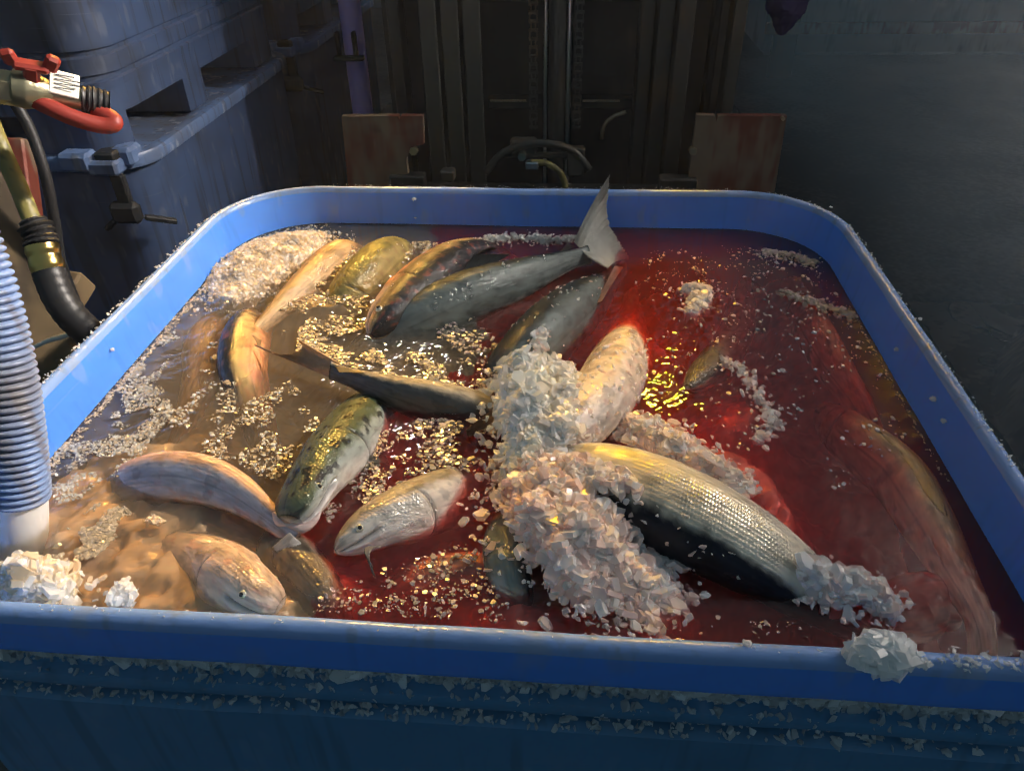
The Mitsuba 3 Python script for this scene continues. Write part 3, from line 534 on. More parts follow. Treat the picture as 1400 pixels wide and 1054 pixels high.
X_, at, _ = salmon('tan salmon just under the cloudy water along the left wall', [(-0.646, 0.841, 0.625), (-0.521, 0.642, 0.669), (-0.483, 0.526, 0.675), (-0.463, 0.432, 0.675), (-0.458, 0.36, 0.665), (-0.482, 0.321, 0.615)], (.0, .1, 1), 'tan', .044, .038, nt=120)
Z_, at, _ = salmon('orange-tan salmon lying under the cloudy water in the front left corner', [(-0.329, 0.25, 0.625), (-0.364, 0.209, 0.651), (-0.409, 0.185, 0.657), (-0.452, 0.159, 0.657), (-0.5, 0.137, 0.645), (-0.567, 0.143, 0.605)], (.0, .1, 1), 'tan', .046, .040, nt=120)

# ---------------------------------------------------------------- ice
def chip_template(g):
    n = g.integers(8, 12)
    q = g.normal(size=(n, 3)); q /= np.linalg.norm(q, axis=1, keepdims=True); q *= g.uniform(.75, 1.0, (n, 1))
    q *= np.array([1.0, g.uniform(.55, .95), g.uniform(.26, .62)])
    h = trimesh.convex.convex_hull(q); return np.asarray(h.vertices), np.asarray(h.faces)
CHIPS = [chip_template(rng) for _ in range(40)]
def flake_template(g):
    n = g.integers(5, 8); a = np.sort(g.uniform(0, 2 * np.pi, n)); a = np.linspace(0, 2 * np.pi, n, endpoint=False) + g.normal(size=n) * .18
    r = g.uniform(.65, 1.0, n); t = g.uniform(.14, .3)
    e = np.stack([r * np.cos(a), r * np.sin(a) * g.uniform(.5, 1)], 1)
    h = trimesh.convex.convex_hull(np.vstack([np.column_stack([e, np.full(n, t)]), np.column_stack([e * 1.12, np.full(n, -t)])])); return np.asarray(h.vertices), np.asarray(h.faces)
FLAKES = [flake_template(rng) for _ in range(30)]
def flake_mesh(g, pos, size, col, tilt=.13):
    v, f = FLAKES[g.integers(len(FLAKES))]
    M = trimesh.transformations.euler_matrix(*(g.normal(size=2) * tilt), g.uniform(0, 6.28))[:3, :3]
    return v @ M.T * size + pos, f, np.broadcast_to(col * g.uniform(.6, 1.1), (len(v), 3))
def rot(g, flat):
    """Random rotations; flat: how much the plates lie level."""
    ang = g.normal(scale=1.3 * (1 - flat) + .12, size=2); z = g.uniform(0, 2 * np.pi)
    return trimesh.transformations.euler_matrix(ang[0], ang[1], z)[:3, :3]
def chip_mesh(g, pos, size, flat, col):
    v, f = CHIPS[g.integers(len(CHIPS))]
    v = v @ rot(g, flat).T * size + pos
    return v, f, np.broadcast_to(col * g.uniform(.78, 1.12), (len(v), 3))
def joined(items):
    V, F, C, o = [], [], [], 0
    for v, f, c in items:
        V.append(v); F.append(f + o); C.append(c); o += len(v)
    return trimesh.Trimesh(np.vstack(V), np.vstack(F), process=False), np.clip(np.vstack(C), 0, .95)
ICE = np.array([.95, .93, .91]); PINK = np.array([.95, .76, .70]); GREYICE = np.array([.90, .94, .92]); TANICE = np.array([.80, .68, .50])

def inside_tub(x, y, gap=.032):
    r = RC[0] if y < .5 else RC[1]
    return np.hypot(x - np.clip(x, X0 + r, X1 - r), y - np.clip(y, Y0 + r, Y1 - r)) < r - gap
def pile(name, label, line, width, height, n, size, colours, seed, singles=60, flat=.68, core=True, group=None, chippy=.45, corecol=None):
    """A heap of crushed ice along a line of (x, y, z of its foot)."""
    g = np.random.default_rng(seed)
    k = thing(name, label, 'ice', group)
    p, L = spline(line, 60) if len(line) > 1 else (np.array([line[0]] * 60), 0.0)
    s = np.linspace(0, 1, 60)
    wd = np.interp(s, np.linspace(0, 1, len(np.atleast_1d(width))), np.atleast_1d(width))
    ht = np.interp(s, np.linspace(0, 1, len(np.atleast_1d(height))), np.atleast_1d(height))
    items = []; n = int(n * 1.45)
    for _ in range(n):
        i = g.integers(60); r = abs(g.normal(scale=.48)) if g.random() < .8 else g.uniform(0, 1.15); a = g.uniform(0, 2 * np.pi)
        if g.random() < .16: r = g.uniform(.9, 1.75)
        r *= .62 + .80 * float(meshkit.noise(np.array([i * .22, np.cos(a) * 2.2, np.sin(a) * 2.2 + seed]), 9))
        x, y = p[i, 0] + wd[i] * r * np.cos(a), p[i, 1] + wd[i] * r * np.sin(a)
        d = np.hypot(p[:, 0] - x, p[:, 1] - y) / wd; b = np.argmin(d); d = d[b]
        if d > 1.9 or not inside_tub(x, y): continue
        top = ht[b] * max(0, 1 - d * d) * (.35 + 1.3 * float(meshkit.fbm(np.array([x * 34, y * 34, seed]), 2, 3)))
        z = p[b, 2] + top * (1 if g.random() < .75 else g.random()) - .001 * g.random()
        if d > 1: z = max(ZW + .001, p[b, 2] - .012 * (d - 1) / .3)
        sz = (size[0] + (size[1] * 1.08 - size[0]) * g.random() ** 3.0) * (.75 if d > 1 else 1); c = colours[g.integers(len(colours))]
        items.append((sz, chip_mesh(g, np.array([x, y, z]), sz, flat, c) if g.random() < chippy else flake_mesh(g, np.array([x, y, z]), sz * 1.1, c * 1.1, .55)))
    items.sort(key=lambda t: -t[0])
    for _, (v, f, c) in items[:singles]:
        put('chip', trimesh.Trimesh(v, f, process=False), 'ice', k, color=np.clip(c, 0, .95))
    m, c = joined([t for _, t in items[singles:]])
    put('crushed_ice', m, 'ice', k, color=c, kind='stuff')
    if core:
        # the wet packed mass that the chips are bedded in
        st = .0035; X_, Y_ = np.meshgrid(np.arange(p[:, 0].min() - wd.max(), p[:, 0].max() + wd.max(), st), np.arange(p[:, 1].min() - wd.max(), p[:, 1].max() + wd.max(), st), indexing='ij')
        x, y = X_.ravel(), Y_.ravel(); dd = np.hypot(p[:, 0] - x[:, None], p[:, 1] - y[:, None]) / wd; bi = np.argmin(dd, 1); dd = dd[np.arange(len(x)), bi]
        lim = .86 + .5 * (meshkit.fbm(np.stack([x * 40, y * 40, 0 * x + seed], -1), 3, 5) - .5)
        z = p[bi, 2] + ht[bi] * np.clip(1 - dd * dd, 0, 1) * (.35 + 1.3 * meshkit.fbm(np.stack([x * 34, y * 34, 0 * x + seed], -1), 2, 3)) - .0035 + .009 * (meshkit.fbm(np.stack([x * 120, y * 120, 0 * x + seed], -1), 3, 8) - .5) - .02 * np.clip((dd - lim + .12) / .12, 0, 1)
        F = grid_faces(*X_.shape); ins = np.array([inside_tub(a_, b_) for a_, b_ in zip(x, y)]); F = F[((dd < lim + .05) & ins)[F].all(1)]
        if len(F):
            V = np.stack([x, y, z], -1); us = np.unique(F); mp = np.full(len(V), -1); mp[us] = np.arange(len(us)); V, F = V[us], mp[F]
            cc = np.mean(colours, axis=0) * .92 if corecol is None else np.array(corecol)
            put('packed_ice', trimesh.Trimesh(V, F, process=False), 'ice_solid', k, color=np.clip(cc * (.80 + .4 * meshkit.fbm(V * 90, 3, 4)[:, None]), 0, .95), kind='stuff')
    return k

def heap(name, label, outline, zfun, n, size, colours, seed, singles=0, flat=.5):
    """Chips strewn over an outlined patch; zfun(x, y) gives the surface they lie on."""
    g = np.random.default_rng(seed); k = thing(name, label, 'ice')
    P = Polygon([q[:2] for q in outline]); x0, y0, x1, y1 = P.bounds
    from shapely import contains_xy
    items = []
    while len(items) < n:
        x, y = g.uniform(x0, x1, 4000), g.uniform(y0, y1, 4000)
        dens = meshkit.fbm(np.stack([x * 30, y * 30, 0 * x + seed], -1), 3, 6)
        ok = contains_xy(P, x, y) & (dens > .47 + .13 * g.random(4000))
        for a, b in zip(x[ok], y[ok]):
            if len(items) >= n: break
            sz = size[0] + (size[1] - size[0]) * g.random() ** 3
            c = colours[g.integers(len(colours))]; z = zfun(a, b)
            items.append((sz, chip_mesh(g, np.array([a, b, z + sz * g.uniform(.0, .4)]), sz, flat, c) if g.random() < .35 else flake_mesh(g, np.array([a, b, z + .0005 + sz * g.uniform(.05, .3)]), sz * .9, c * .8)))
    items.sort(key=lambda t: -t[0])
    for _, (v, f, c) in items[:singles]:
        put('chip', trimesh.Trimesh(v, f, process=False), 'ice', k, color=np.clip(c, 0, .95))
    m, c = joined([t for _, t in items[singles:]])
    put('crushed_ice', m, 'grain', k, color=c, kind='stuff')
    return k

# main heaps
pile('ice_heap', 'pink-stained heap of crushed ice beside the silver salmon in front', [(0.067, 0.254, 0.737), (0.086, 0.209, 0.745), (0.103, 0.172, 0.749), (0.124, 0.144, 0.741), (0.163, 0.123, 0.727), (0.201, 0.109, 0.721)], [.050, .064, .070, .066, .050, .036], [.024, .034, .040, .034, .020, .008], 2300, (.0035, .0125), [ICE, PINK, PINK * .95, (ICE + PINK) / 2], 31, singles=170, corecol=(.90, .66, .59))
pile('ice_heap', 'long pinkish ridge of crushed ice on the red water behind the silver salmon', [(0.173, 0.383, 0.725), (0.211, 0.359, 0.725), (0.254, 0.321, 0.725), (0.291, 0.29, 0.725), (0.321, 0.276, 0.723)], [.020, .036, .036, .026, .012], [.012, .024, .024, .014, .006], 900, (.004, .0120), [ICE, (ICE + PINK) / 2, PINK], 32, singles=90, corecol=(.92, .70, .64))
pile('ice_heap', 'grey-white crushed ice piled on the left side of the cream-bellied salmon', [(0.028, 0.512, 0.731), (0.044, 0.437, 0.739), (0.053, 0.374, 0.743), (0.06, 0.326, 0.739), (0.057, 0.281, 0.735), (0.055, 0.251, 0.729)], [.034, .050, .056, .052, .044, .030], [.020, .040, .046, .042, .032, .020], 1300, (.004, .0150), [GREYICE, GREYICE * .9, ICE * .95], 33, singles=110, chippy=.8)
pile('ice_heap', 'white lumps of ice on the shoulder of the cream-bellied salmon', [(0.072, 0.494, 0.745), (0.09, 0.438, 0.759), (0.1, 0.371, 0.769), (0.093, 0.316, 0.769), (0.078, 0.285, 0.755)], [.026, .030, .030, .028, .020], [.014, .016, .016, .014, .010], 700, (.004, .0125), [ICE, GREYICE, ICE], 34, singles=70, core=False)
pile('ice_heap', 'small pink heap of ice at the tail end of the silver salmon', [(0.352, 0.13, 0.733), (0.379, 0.125, 0.729), (0.412, 0.121, 0.727), (0.433, 0.104, 0.725)], [.020, .024, .024, .014], [.018, .014, .012, .006], 520, (.004, .0120), [ICE, PINK, (ICE + PINK) / 2], 35, singles=60)
pile('ice_heap', 'thin band of ice chips over the upper back of the silver salmon', [(0.093, 0.257, 0.759), (0.116, 0.233, 0.773), (0.143, 0.219, 0.779), (0.173, 0.208, 0.781)], [.030, .030, .024, .014], [.012, .010, .007, .003], 560, (.004, .011), [ICE, (ICE + PINK) / 2, PINK], 36, singles=24, core=False)
pile('slush_heap', 'tan mound of wet slush in the back left corner of the tub', [(-0.506, 0.747, 0.725), (-0.497, 0.826, 0.725), (-0.469, 0.89, 0.725), (-0.431, 0.935, 0.725)], [.060, .085, .085, .055], [.014, .028, .028, .014], 7000, (.0016, .0052), [TANICE * .9, TANICE * 1.1, ICE], 37, singles=0, flat=.0)
pile('ice_heap', 'small white clump of ice floating on the red water at the right back', [(0.297, 0.775, 0.725), (0.326, 0.759, 0.727), (0.301, 0.698, 0.725)], [.016, .022, .016], [.006, .012, .006], 170, (.003, .009), [ICE, (ICE + PINK) / 2], 38, singles=20)
pile('ice_heap', 'drifting string of ice chips in the red water right of centre', [(0.329, 0.556, 0.725), (0.355, 0.515, 0.725), (0.37, 0.456, 0.725), (0.374, 0.399, 0.725), (0.349, 0.364, 0.721)], [.010, .016, .016, .014, .012], [.003, .004, .004, .003, .002], 190, (.003, .009), [(ICE + PINK) / 2, ICE, PINK], 39, singles=20, core=False)
pile('ice_heap', 'greyish ice on the grey-green salmon behind the middle heap', [(0.017, 0.55, 0.745), (0.056, 0.558, 0.761), (0.043, 0.502, 0.751)], [.02, .024, .02], [.004, .005, .004], 90, (.003, .009), [GREYICE, PINK * .9, ICE], 40, singles=16, core=False)
pile('ice_heap', 'tan floating slush in the far right corner', [(0.464, 0.927, 0.725), (0.514, 0.907, 0.725), (0.542, 0.884, 0.725)], [.012, .020, .016], [.003, .005, .003], 260, (.002, .006), [TANICE * .8, PINK * .8], 41, singles=0, core=False)
pile('ice_heap', 'pink slush drifting along the right wall near the back', [(0.465, 0.769, 0.725), (0.506, 0.732, 0.725), (0.546, 0.702, 0.725), (0.565, 0.687, 0.725)], [.012, .020, .020, .012], [.003, .005, .005, .003], 320, (.002, .006), [PINK * .8, TANICE * .7], 42, singles=0, core=False)
pile('ice_heap', 'row of white ice lumps on the water behind the front rim at the far left', [(-0.484, 0.062, 0.731), (-0.458, 0.068, 0.733), (-0.428, 0.064, 0.731)], [.030, .034, .022], [.026, .030, .018], 340, (.004, .012), [ICE, TANICE * 1.1], 43, singles=30)
pile('ice_heap', 'dark grey slush along the back wall left of the raised tail', [(-0.108, 0.947, 0.725), (-0.022, 0.971, 0.725), (0.066, 0.961, 0.725), (0.109, 0.979, 0.725)], [.012, .020, .024, .012], [.004, .006, .006, .003], 300, (.003, .008), [GREYICE * .6, GREYICE * .8], 44, singles=20, core=False)

zw = lambda x, y: float(water_height(np.array([x]), np.array([y]))[0])
heap('slush', 'wet golden slush floating between the forked tail and the raised-tail salmon', [(-0.305, 0.566, 0.725), (-0.196, 0.554, 0.725), (-0.055, 0.536, 0.725), (-0.009, 0.444, 0.725), (-0.028, 0.406, 0.725), (-0.132, 0.465, 0.725), (-0.242, 0.507, 0.725), (-0.328, 0.543, 0.725), (-0.35, 0.631, 0.725), (-0.308, 0.657, 0.725), (-0.234, 0.614, 0.725)], zw, 3400, (.0010, .0050), [TANICE * .8, TANICE * .6], 51)
heap('slush', 'fine slush with golden sparkles in front of the forked-tail salmon', [(-0.175, 0.368, 0.725), (-0.076, 0.386, 0.725), (0.017, 0.363, 0.725), (0.015, 0.277, 0.725), (-0.06, 0.286, 0.725), (-0.092, 0.257, 0.725), (-0.138, 0.216, 0.725), (-0.171, 0.239, 0.725)], zw, 1500, (.0010, .0055), [TANICE * .8, PINK * .6, TANICE * .5], 52)
heap('slush', 'beige frothy slush along the left wall behind the ribbed hose', [(-0.551, 0.243, 0.725), (-0.575, 0.291, 0.725), (-0.572, 0.405, 0.725), (-0.56, 0.553, 0.725), (-0.561, 0.621, 0.725), (-0.533, 0.588, 0.725), (-0.512, 0.454, 0.725), (-0.453, 0.385, 0.725), (-0.456, 0.306, 0.725), (-0.438, 0.25, 0.725), (-0.482, 0.208, 0.725), (-0.516, 0.193, 0.725)], zw, 4600, (.0008, .0034), [GREYICE * .8, TANICE * .7, GREYICE * .6], 53, flat=.1)
heap('slush', 'cloudy tan slush in the left half between the bowed salmon and the left wall', [(-0.453, 0.385, 0.725), (-0.486, 0.535, 0.725), (-0.44, 0.603, 0.725), (-0.369, 0.39, 0.725), (-0.309, 0.465, 0.725), (-0.235, 0.365, 0.725), (-0.256, 0.247, 0.725), (-0.313, 0.271, 0.725), (-0.439, 0.27, 0.725)], zw, 2400, (.0008, .0046), [GREYICE * .75, TANICE * .5, TANICE * .7], 54)
heap('slush', 'tan foam and slush in the front left corner round the ribbed hose', [(-0.525, 0.101, 0.725), (-0.486, 0.136, 0.725), (-0.467, 0.196, 0.725), (-0.419, 0.211, 0.725), (-0.371, 0.189, 0.725), (-0.418, 0.14, 0.725), (-0.415, 0.087, 0.725), (-0.473, 0.074, 0.725)], zw, 3400, (.0008, .0036), [TANICE * .8, TANICE * .6], 55)
heap('slush', 'scattered pinkish slush flecks over the red water in the right half', [(0.234, 0.902, 0.725), (0.404, 0.941, 0.725), (0.555, 0.885, 0.725), (0.559, 0.588, 0.725), (0.542, 0.378, 0.725), (0.454, 0.264, 0.725), (0.352, 0.31, 0.725), (0.228, 0.457, 0.725), (0.198, 0.706, 0.725)], zw, 760, (.0008, .0056), [PINK * .9, TANICE, ICE * .8], 56)
heap('slush', 'reddish slush crumbs along the front rim', [(-0.177, 0.06, 0.725), (-0.098, 0.118, 0.725), (-0.007, 0.166, 0.725), (0.042, 0.079, 0.725), (0.198, 0.071, 0.725), (0.337, 0.08, 0.725), (0.394, 0.058, 0.725), (0.125, 0.059, 0.725), (-0.054, 0.061, 0.725)], zw, 700, (.0010, .0050), [PINK * .6, PINK * .45, TANICE * .5], 57)
heap('slush', 'crumbs of slush along the back edge of the water', [(-0.346, 0.895, 0.725), (-0.226, 0.949, 0.725), (-0.023, 0.974, 0.725), (-0.017, 0.908, 0.725), (-0.159, 0.902, 0.725), (-0.256, 0.821, 0.725), (-0.318, 0.789, 0.725)], zw, 700, (.0012, .0060), [TANICE * .8, GREYICE * .6], 58)

# single chunks
def chunk(label, pos, size, col, seed, group=None, lumps=21, name='ice_chunk', sq=(1, 1, .7)):
    """A lump of ice: a knobbly core with chips frozen on it."""
    g = np.random.default_rng(seed); its = []; sq = np.array(sq) / max(sq)
    c = trimesh.creation.icosphere(4 if size > .02 else 2, 1.0); n = c.vertices
    d = 1 + .9 * (meshkit.fbm(n * 2.2 + seed, 3, seed) - .5) + .35 * (meshkit.fbm(n * 8 + seed, 2, seed) - .5)
    its.append((n * d[:, None] * size * .50 * sq + np.array(pos), np.asarray(c.faces), np.broadcast_to(col * .95, (len(n), 3))))
    for i in range(lumps):
        o = g.normal(size=3); o *= g.uniform(.3, .62) * size / np.linalg.norm(o) * sq
        v, f = (CHIPS if g.random() < .5 else FLAKES)[g.integers(30)]; v = v @ rot(g, .3).T * size * g.uniform(.10, .32) + np.array(pos) + o
        its.append((v, f, np.broadcast_to(col * g.uniform(.88, 1.08), (len(v), 3))))
    m, c = joined(its)
    k = thing(name, label, 'ice', group)
    scene[k] = mikit.ply(m, 'ice', color=c)
chunk('large white ice chunk hanging over the front rim near the right corner', (0.367, -0.016, 0.815), .044, ICE * 1.05, 61, lumps=190, sq=(1.5, .8, .9))
chunk('flat ice chunk lying on the front rim just right of the largest one', (0.4, -0.018, 0.806), .016, ICE, 62, lumps=24, sq=(1.6, .6, .5))
chunk('pure white upright ice chunk behind the front rim left of the pinkish head', [(-0.358, 0.061, 0.735)][0], .030, ICE * 1.1, 63, lumps=42, sq=(.9, .9, 1.1))
chunk('white ice chunk on the water beside the bowed salmon at the left', [(-0.381, 0.175, 0.725)][0], .020, TANICE * 1.1, 64, lumps=27, sq=(1.4, .8, .4))
chunk('white ice lump perched below the snout of the cream-bellied salmon', [(0.057, 0.259, 0.755)][0], .022, ICE, 65, lumps=27, sq=(.7, .7, 1.1))
chunk('big flat white ice lump on top of the middle ice heap', [(0.048, 0.427, 0.775)][0], .026, ICE * .97, 66, lumps=27, sq=(1.1, .8, .5))
chunk('ice chip standing on the front rim near its right end', (0.261, -0.004, 0.801), .008, ICE, 67, lumps=12, sq=(1, .8, .6))
chunk('small ice lump stuck on the front rim near its middle', (-0.018, -0.006, 0.79), .006, ICE, 68, lumps=9, sq=(1.3, .6, .8))
chunk('ice crumb at the far end of the left rim', (-0.589, 0.83, 0.806), .006, ICE * .9, 69, lumps=18)
chunk('pointed ice chip on the outer edge of the right rim', (0.598, 0.555, 0.803), .005, ICE, 70, lumps=9)
chunk('ice crumb at the back right curve of the rim', (0.582, 0.972, 0.799), .006, ICE, 71, lumps=18, sq=(2, 1, .4))
chunk('whitish ice piece stuck low on the left inner wall', (-0.572, 0.464, 0.771), .006, ICE * .8, 72, lumps=9)
for i, (px_label, pos, s) in enumerate([('upper ice smear on the back inner wall of the tub', (-0.227, 1.03, 0.781), .012), ('lower ice speck on the back inner wall of the tub', (-0.228, 1.03, 0.74), .006),
    ('upper ice fleck on the right inner wall of the tub', (0.574, 0.543, 0.758), .010), ('middle ice fleck on the right inner wall of the tub', (0.573, 0.408, 0.769), .012), ('lower ice fleck on the right inner wall of the tub', (0.572, 0.367, 0.765), .010)]):
    chunk(px_label, pos, s * .7, GREYICE * .8, 80 + i, lumps=12)
# crumbs along the rim tops
def crumbs(label, pts, n, size, seed, spread=.006, col=ICE * .9):
    g = np.random.default_rng(seed); p, _ = spline(pts, 100); its = []
    for _ in range(n):
        q = p[g.integers(100)] + np.array([g.normal() * spread, g.normal() * spread, g.uniform(-.001, .003)])
        its.append(chip_mesh(g, q, size * g.uniform(.4, 1.2), .6, col))
    m, c = joined(its); k = thing('ice_crumbs', label, 'ice', kind='stuff'); scene[k] = mikit.ply(m, 'ice', smooth=True, color=c)
crumbs('line of ice crumbs on the top of the left rim', [(-.592, .15, .800), (-.592, .4, .800), (-.592, .7, .800), (-.588, .88, .800), (-.54, .985, .800)], 240, .0032, 91, .0024)
crumbs('line of ice crumbs on the top of the right rim', [(.590, .2, .800), (.590, .5, .800), (.590, .85, .800), (.55, .98, .800), (.48, 1.035, .800)], 260, .0028, 92, .0024)
crumbs('frost of ice crumbs on the rim at the front right corner', [(.42, -.008, .801), (.50, -.006, .801), (.56, .012, .801), (.588, .06, .801)], 200, .0040, 93, .005)
crumbs('sparse ice crumbs on the top of the front rim', [(-.40, -.008, .801), (0, -.008, .801), (.40, -.008, .801)], 70, .0020, 94, .0024)
crumbs('sparse ice crumbs on the top of the back rim', [(-.40, 1.048, .801), (0, 1.048, .801), (.40, 1.048, .801)], 110, .0020, 95, .0024)
# crust of chips frozen on below the front rim
g = np.random.default_rng(17)
SHADEICE = np.array([.70, .76, .77])  # ice colour greyed for the shade below the rim
fr = thing('ice_crust', 'crust of shade-greyed ice chips stuck to the tub front just below the rim', 'ice')
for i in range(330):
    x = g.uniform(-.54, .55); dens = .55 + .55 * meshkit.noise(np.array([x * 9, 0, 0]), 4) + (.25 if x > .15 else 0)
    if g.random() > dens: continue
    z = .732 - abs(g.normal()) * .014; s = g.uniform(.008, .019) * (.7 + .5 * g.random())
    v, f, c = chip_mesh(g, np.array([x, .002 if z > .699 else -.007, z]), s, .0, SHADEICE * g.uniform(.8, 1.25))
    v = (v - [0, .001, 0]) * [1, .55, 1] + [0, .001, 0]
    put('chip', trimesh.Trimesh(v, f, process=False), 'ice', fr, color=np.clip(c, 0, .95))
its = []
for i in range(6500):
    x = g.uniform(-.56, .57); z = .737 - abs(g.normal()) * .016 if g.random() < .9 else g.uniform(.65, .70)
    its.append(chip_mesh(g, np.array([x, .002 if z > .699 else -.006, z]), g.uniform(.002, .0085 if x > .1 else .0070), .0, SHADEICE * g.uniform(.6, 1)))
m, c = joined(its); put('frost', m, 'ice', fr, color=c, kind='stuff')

def flecks(label, at, n, trange, drange, sides, size, colours, seed):
    """Small bits of ice lying on a fish's skin."""
    g = np.random.default_rng(seed); its = []
    for _ in range(n):
        sd = sides[g.integers(len(sides))]
        P, t_, u_, s_ = at(g.uniform(*trange), g.uniform(*drange), sd, 1.0)
        its.append(chip_mesh(g, P, size * g.uniform(.3, 1.0) ** 1.3, .6, colours[g.integers(len(colours))]))
    m, c = joined(its); k = thing('ice_flecks', label, 'ice', kind='stuff'); scene[k] = mikit.ply(m, 'ice', smooth=True, color=c)
flecks('bits of ice clinging to the grey-green fish with the raised tail', A_at, 60, (.3, .8), (.05, .5), (1, -1), .0055, [GREYICE, GREYICE * .7], 101)
flecks('ice chips on the black back of the silver salmon', N_at, 46, (.28, .62), (.10, .36), (1, -1), .0085, [ICE, GREYICE * .8, PINK], 102)
flecks('ice crumbs on the cream-bellied salmon', M_at, 230, (.0, .50), (.55, 1), (1, -1), .0085, [ICE, ICE, PINK], 103)
flecks('ice bits on the humped grey-green salmon behind the middle heap', L_at, 60, (.3, .75), (.0, .4), (1, -1), .0065, [GREYICE, PINK * .9], 104)
flecks('tan slime and ice specks on the olive salmon', C_at, 60, (.2, .8), (.0, .4), (1, -1), .0035, [TANICE, TANICE * .7], 105)
flecks('specks of slush on the black-backed salmon', B_at, 70, (.02, .7), (.0, .6), (1, -1), .0040, [TANICE, TANICE * .7], 106)

def beads(label, pts, n, size, seed, spread, col):
    """Flakes added along the waterline to give its glints."""
    g = np.random.default_rng(seed); p, _ = spline(pts, 200); its = []
    for _ in range(n):
        w = p[g.integers(200)] + np.array([g.normal() * spread, g.normal() * spread, 0]); w[2] = zw(w[0], w[1]) + .001
        its.append(flake_mesh(g, w, size * g.uniform(.4, 1.1), col * g.uniform(.5, 1), .16))
    m, c = joined(its); k = thing('waterline_glints', label, 'water_flakes', kind='stuff'); scene[k] = mikit.ply(m, 'grain', color=c)
beads('froth added for glints along the waterline of the left wall', [(-.562, .16, 0), (-.562, .5, 0), (-.562, .80, 0), (-.54, .92, 0)], 900, .0022, 111, .004, TANICE)
beads('string of flakes added for glints along the waterline of the right wall', [(.562, .30, 0), (.563, .50, 0), (.563, .72, 0)], 130, .0020, 112, .0018, TANICE * .8)
heap('slush', 'golden slush over the olive and tan salmon at the back left', [(-0.423, 0.56, 0.725), (-0.416, 0.677, 0.725), (-0.377, 0.758, 0.725), (-0.333, 0.848, 0.725), (-0.303, 0.896, 0.725), (-0.223, 0.933, 0.725), (-0.238, 0.737, 0.725), (-0.234, 0.614, 0.725), (-0.319, 0.609, 0.725)], lambda x, y: zw(x, y) + .001, 1500, (.0010, .0046), [TANICE * .8, TANICE * .55], 59)
heap('slush', 'sparkling flecks over the murky water at the right back', [(0.222, 0.917, 0.725), (0.407, 0.957, 0.725), (0.555, 0.885, 0.725), (0.573, 0.676, 0.725), (0.442, 0.603, 0.725), (0.306, 0.596, 0.725), (0.235, 0.707, 0.725)], zw, 420, (.0010, .0040), [TANICE * .8, PINK * .6], 60)

heap('slush', 'slush drifted along the edge between the cloudy and the red water', [(-0.198, 0.675, 0.725), (-0.077, 0.705, 0.725), (-0.033, 0.623, 0.725), (0.012, 0.54, 0.725), (0.01, 0.437, 0.725), (-0.039, 0.408, 0.725), (-0.044, 0.517, 0.725), (-0.107, 0.575, 0.725)], zw, 900, (.0010, .0055), [TANICE * .8, PINK * .7, TANICE * .55], 63)
heap('slush', 'slush crumbs in the red water between the spotted head and the bowed salmon', [(-0.196, 0.336, 0.725), (-0.168, 0.385, 0.725), (-0.111, 0.356, 0.725), (-0.153, 0.28, 0.725), (-0.172, 0.178, 0.725), (-0.191, 0.154, 0.725), (-0.191, 0.213, 0.725)], zw, 420, (.0010, .0050), [TANICE * .75, PINK * .7], 64)

# ---------------------------------------------------------------- ribbed suction hose
hp = [(-0.5578, 0.1369, 0.6412), (-0.5502, 0.1511, 0.6849), (-0.5314, 0.164, 0.7528), (-0.5183, 0.1866, 0.834), (-0.5146, 0.2139, 0.9147), (-0.5198, 0.2431, 1.006), (-0.5365, 0.2677, 1.092), (-0.5728, 0.2885, 1.172)]
hz = thing('suction_hose', 'thick blue ribbed suction hose dipping into the tub at the left edge', 'hose')
p, L = spline(hp, 700)
def rib(s, r): return r + .0045 * (1 - 2 * np.abs(np.sin(s * np.pi / .0082)) ** .6) * -.8
i0 = int(np.argmin(np.linalg.norm(p - np.array((-0.5331, 0.1704, 0.7606)), axis=1)))
put('ribbed_wall', tube(p[i0:], .0300, n=1500, sides=40, radfn=rib), 'hose_plastic', hz, smooth=True)
put('end_pipe', tube(p[:i0 + 4], .0295, n=40, sides=40), 'pale_pipe', hz, smooth=40)
scene['hose_plastic'] = two(princ(plastic_fn((0.20, 0.29, 0.50), (0.17, 0.15, 0.14), 1.6), 0.38, specular=0.5))
scene['pale_pipe'] = two(princ((0.80, 0.81, 0.80), 0.35, specular=0.5))

# ---------------------------------------------------------------- hydraulic line at the left
hl = thing('hydraulic_line', 'worn olive steel pipe running into a black hose with a shiny brass sleeve', 'hose')
put('pipe', tube([(-0.7818, 0.6716, 1.109), (-0.7569, 0.6385, 1.013), (-0.7333, 0.6122, 0.9615), (-0.7095, 0.5819, 0.9083)], .013, n=40, sides=20), 'olive_paint', hl, smooth=40)
put('tape_wrap', tube([(-0.7115, 0.5858, 0.9207), (-0.7028, 0.5762, 0.8991), (-0.6967, 0.5653, 0.8804)], [.016, .024, .021, .025, .019], n=30, sides=18, radfn=lambda s, r: r + .0022 * np.sin(s * 700)), 'black_rubber', hl)
a, b = np.array((-0.6998, 0.5684, 0.8861)), np.array((-0.6901, 0.5492, 0.8519))
put('sleeve', tube([a, a * .9 + b * .1, a * .75 + b * .25, (a + b) / 2, b * .9 + a * .1, b], [.0235, .0245, .0225, .0240, .0245, .0225], n=24, sides=32), 'brass', hl, smooth=40)
put('rubber_hose', tube([(-0.6908, 0.5498, 0.8541), (-0.6785, 0.5337, 0.8193), (-0.665, 0.5268, 0.7889), (-0.6519, 0.537, 0.7431), (-0.6453, 0.5553, 0.6777), (-0.6664, 0.5938, 0.5555)], .0235, n=70, sides=24, radfn=lambda s, r: r + .0006 * np.sin(s * 900)), 'black_rubber', hl, smooth=40)
hl2 = thing('cable', 'thin dark cable hanging behind the red valve in front of the stacked tubs', 'cable')
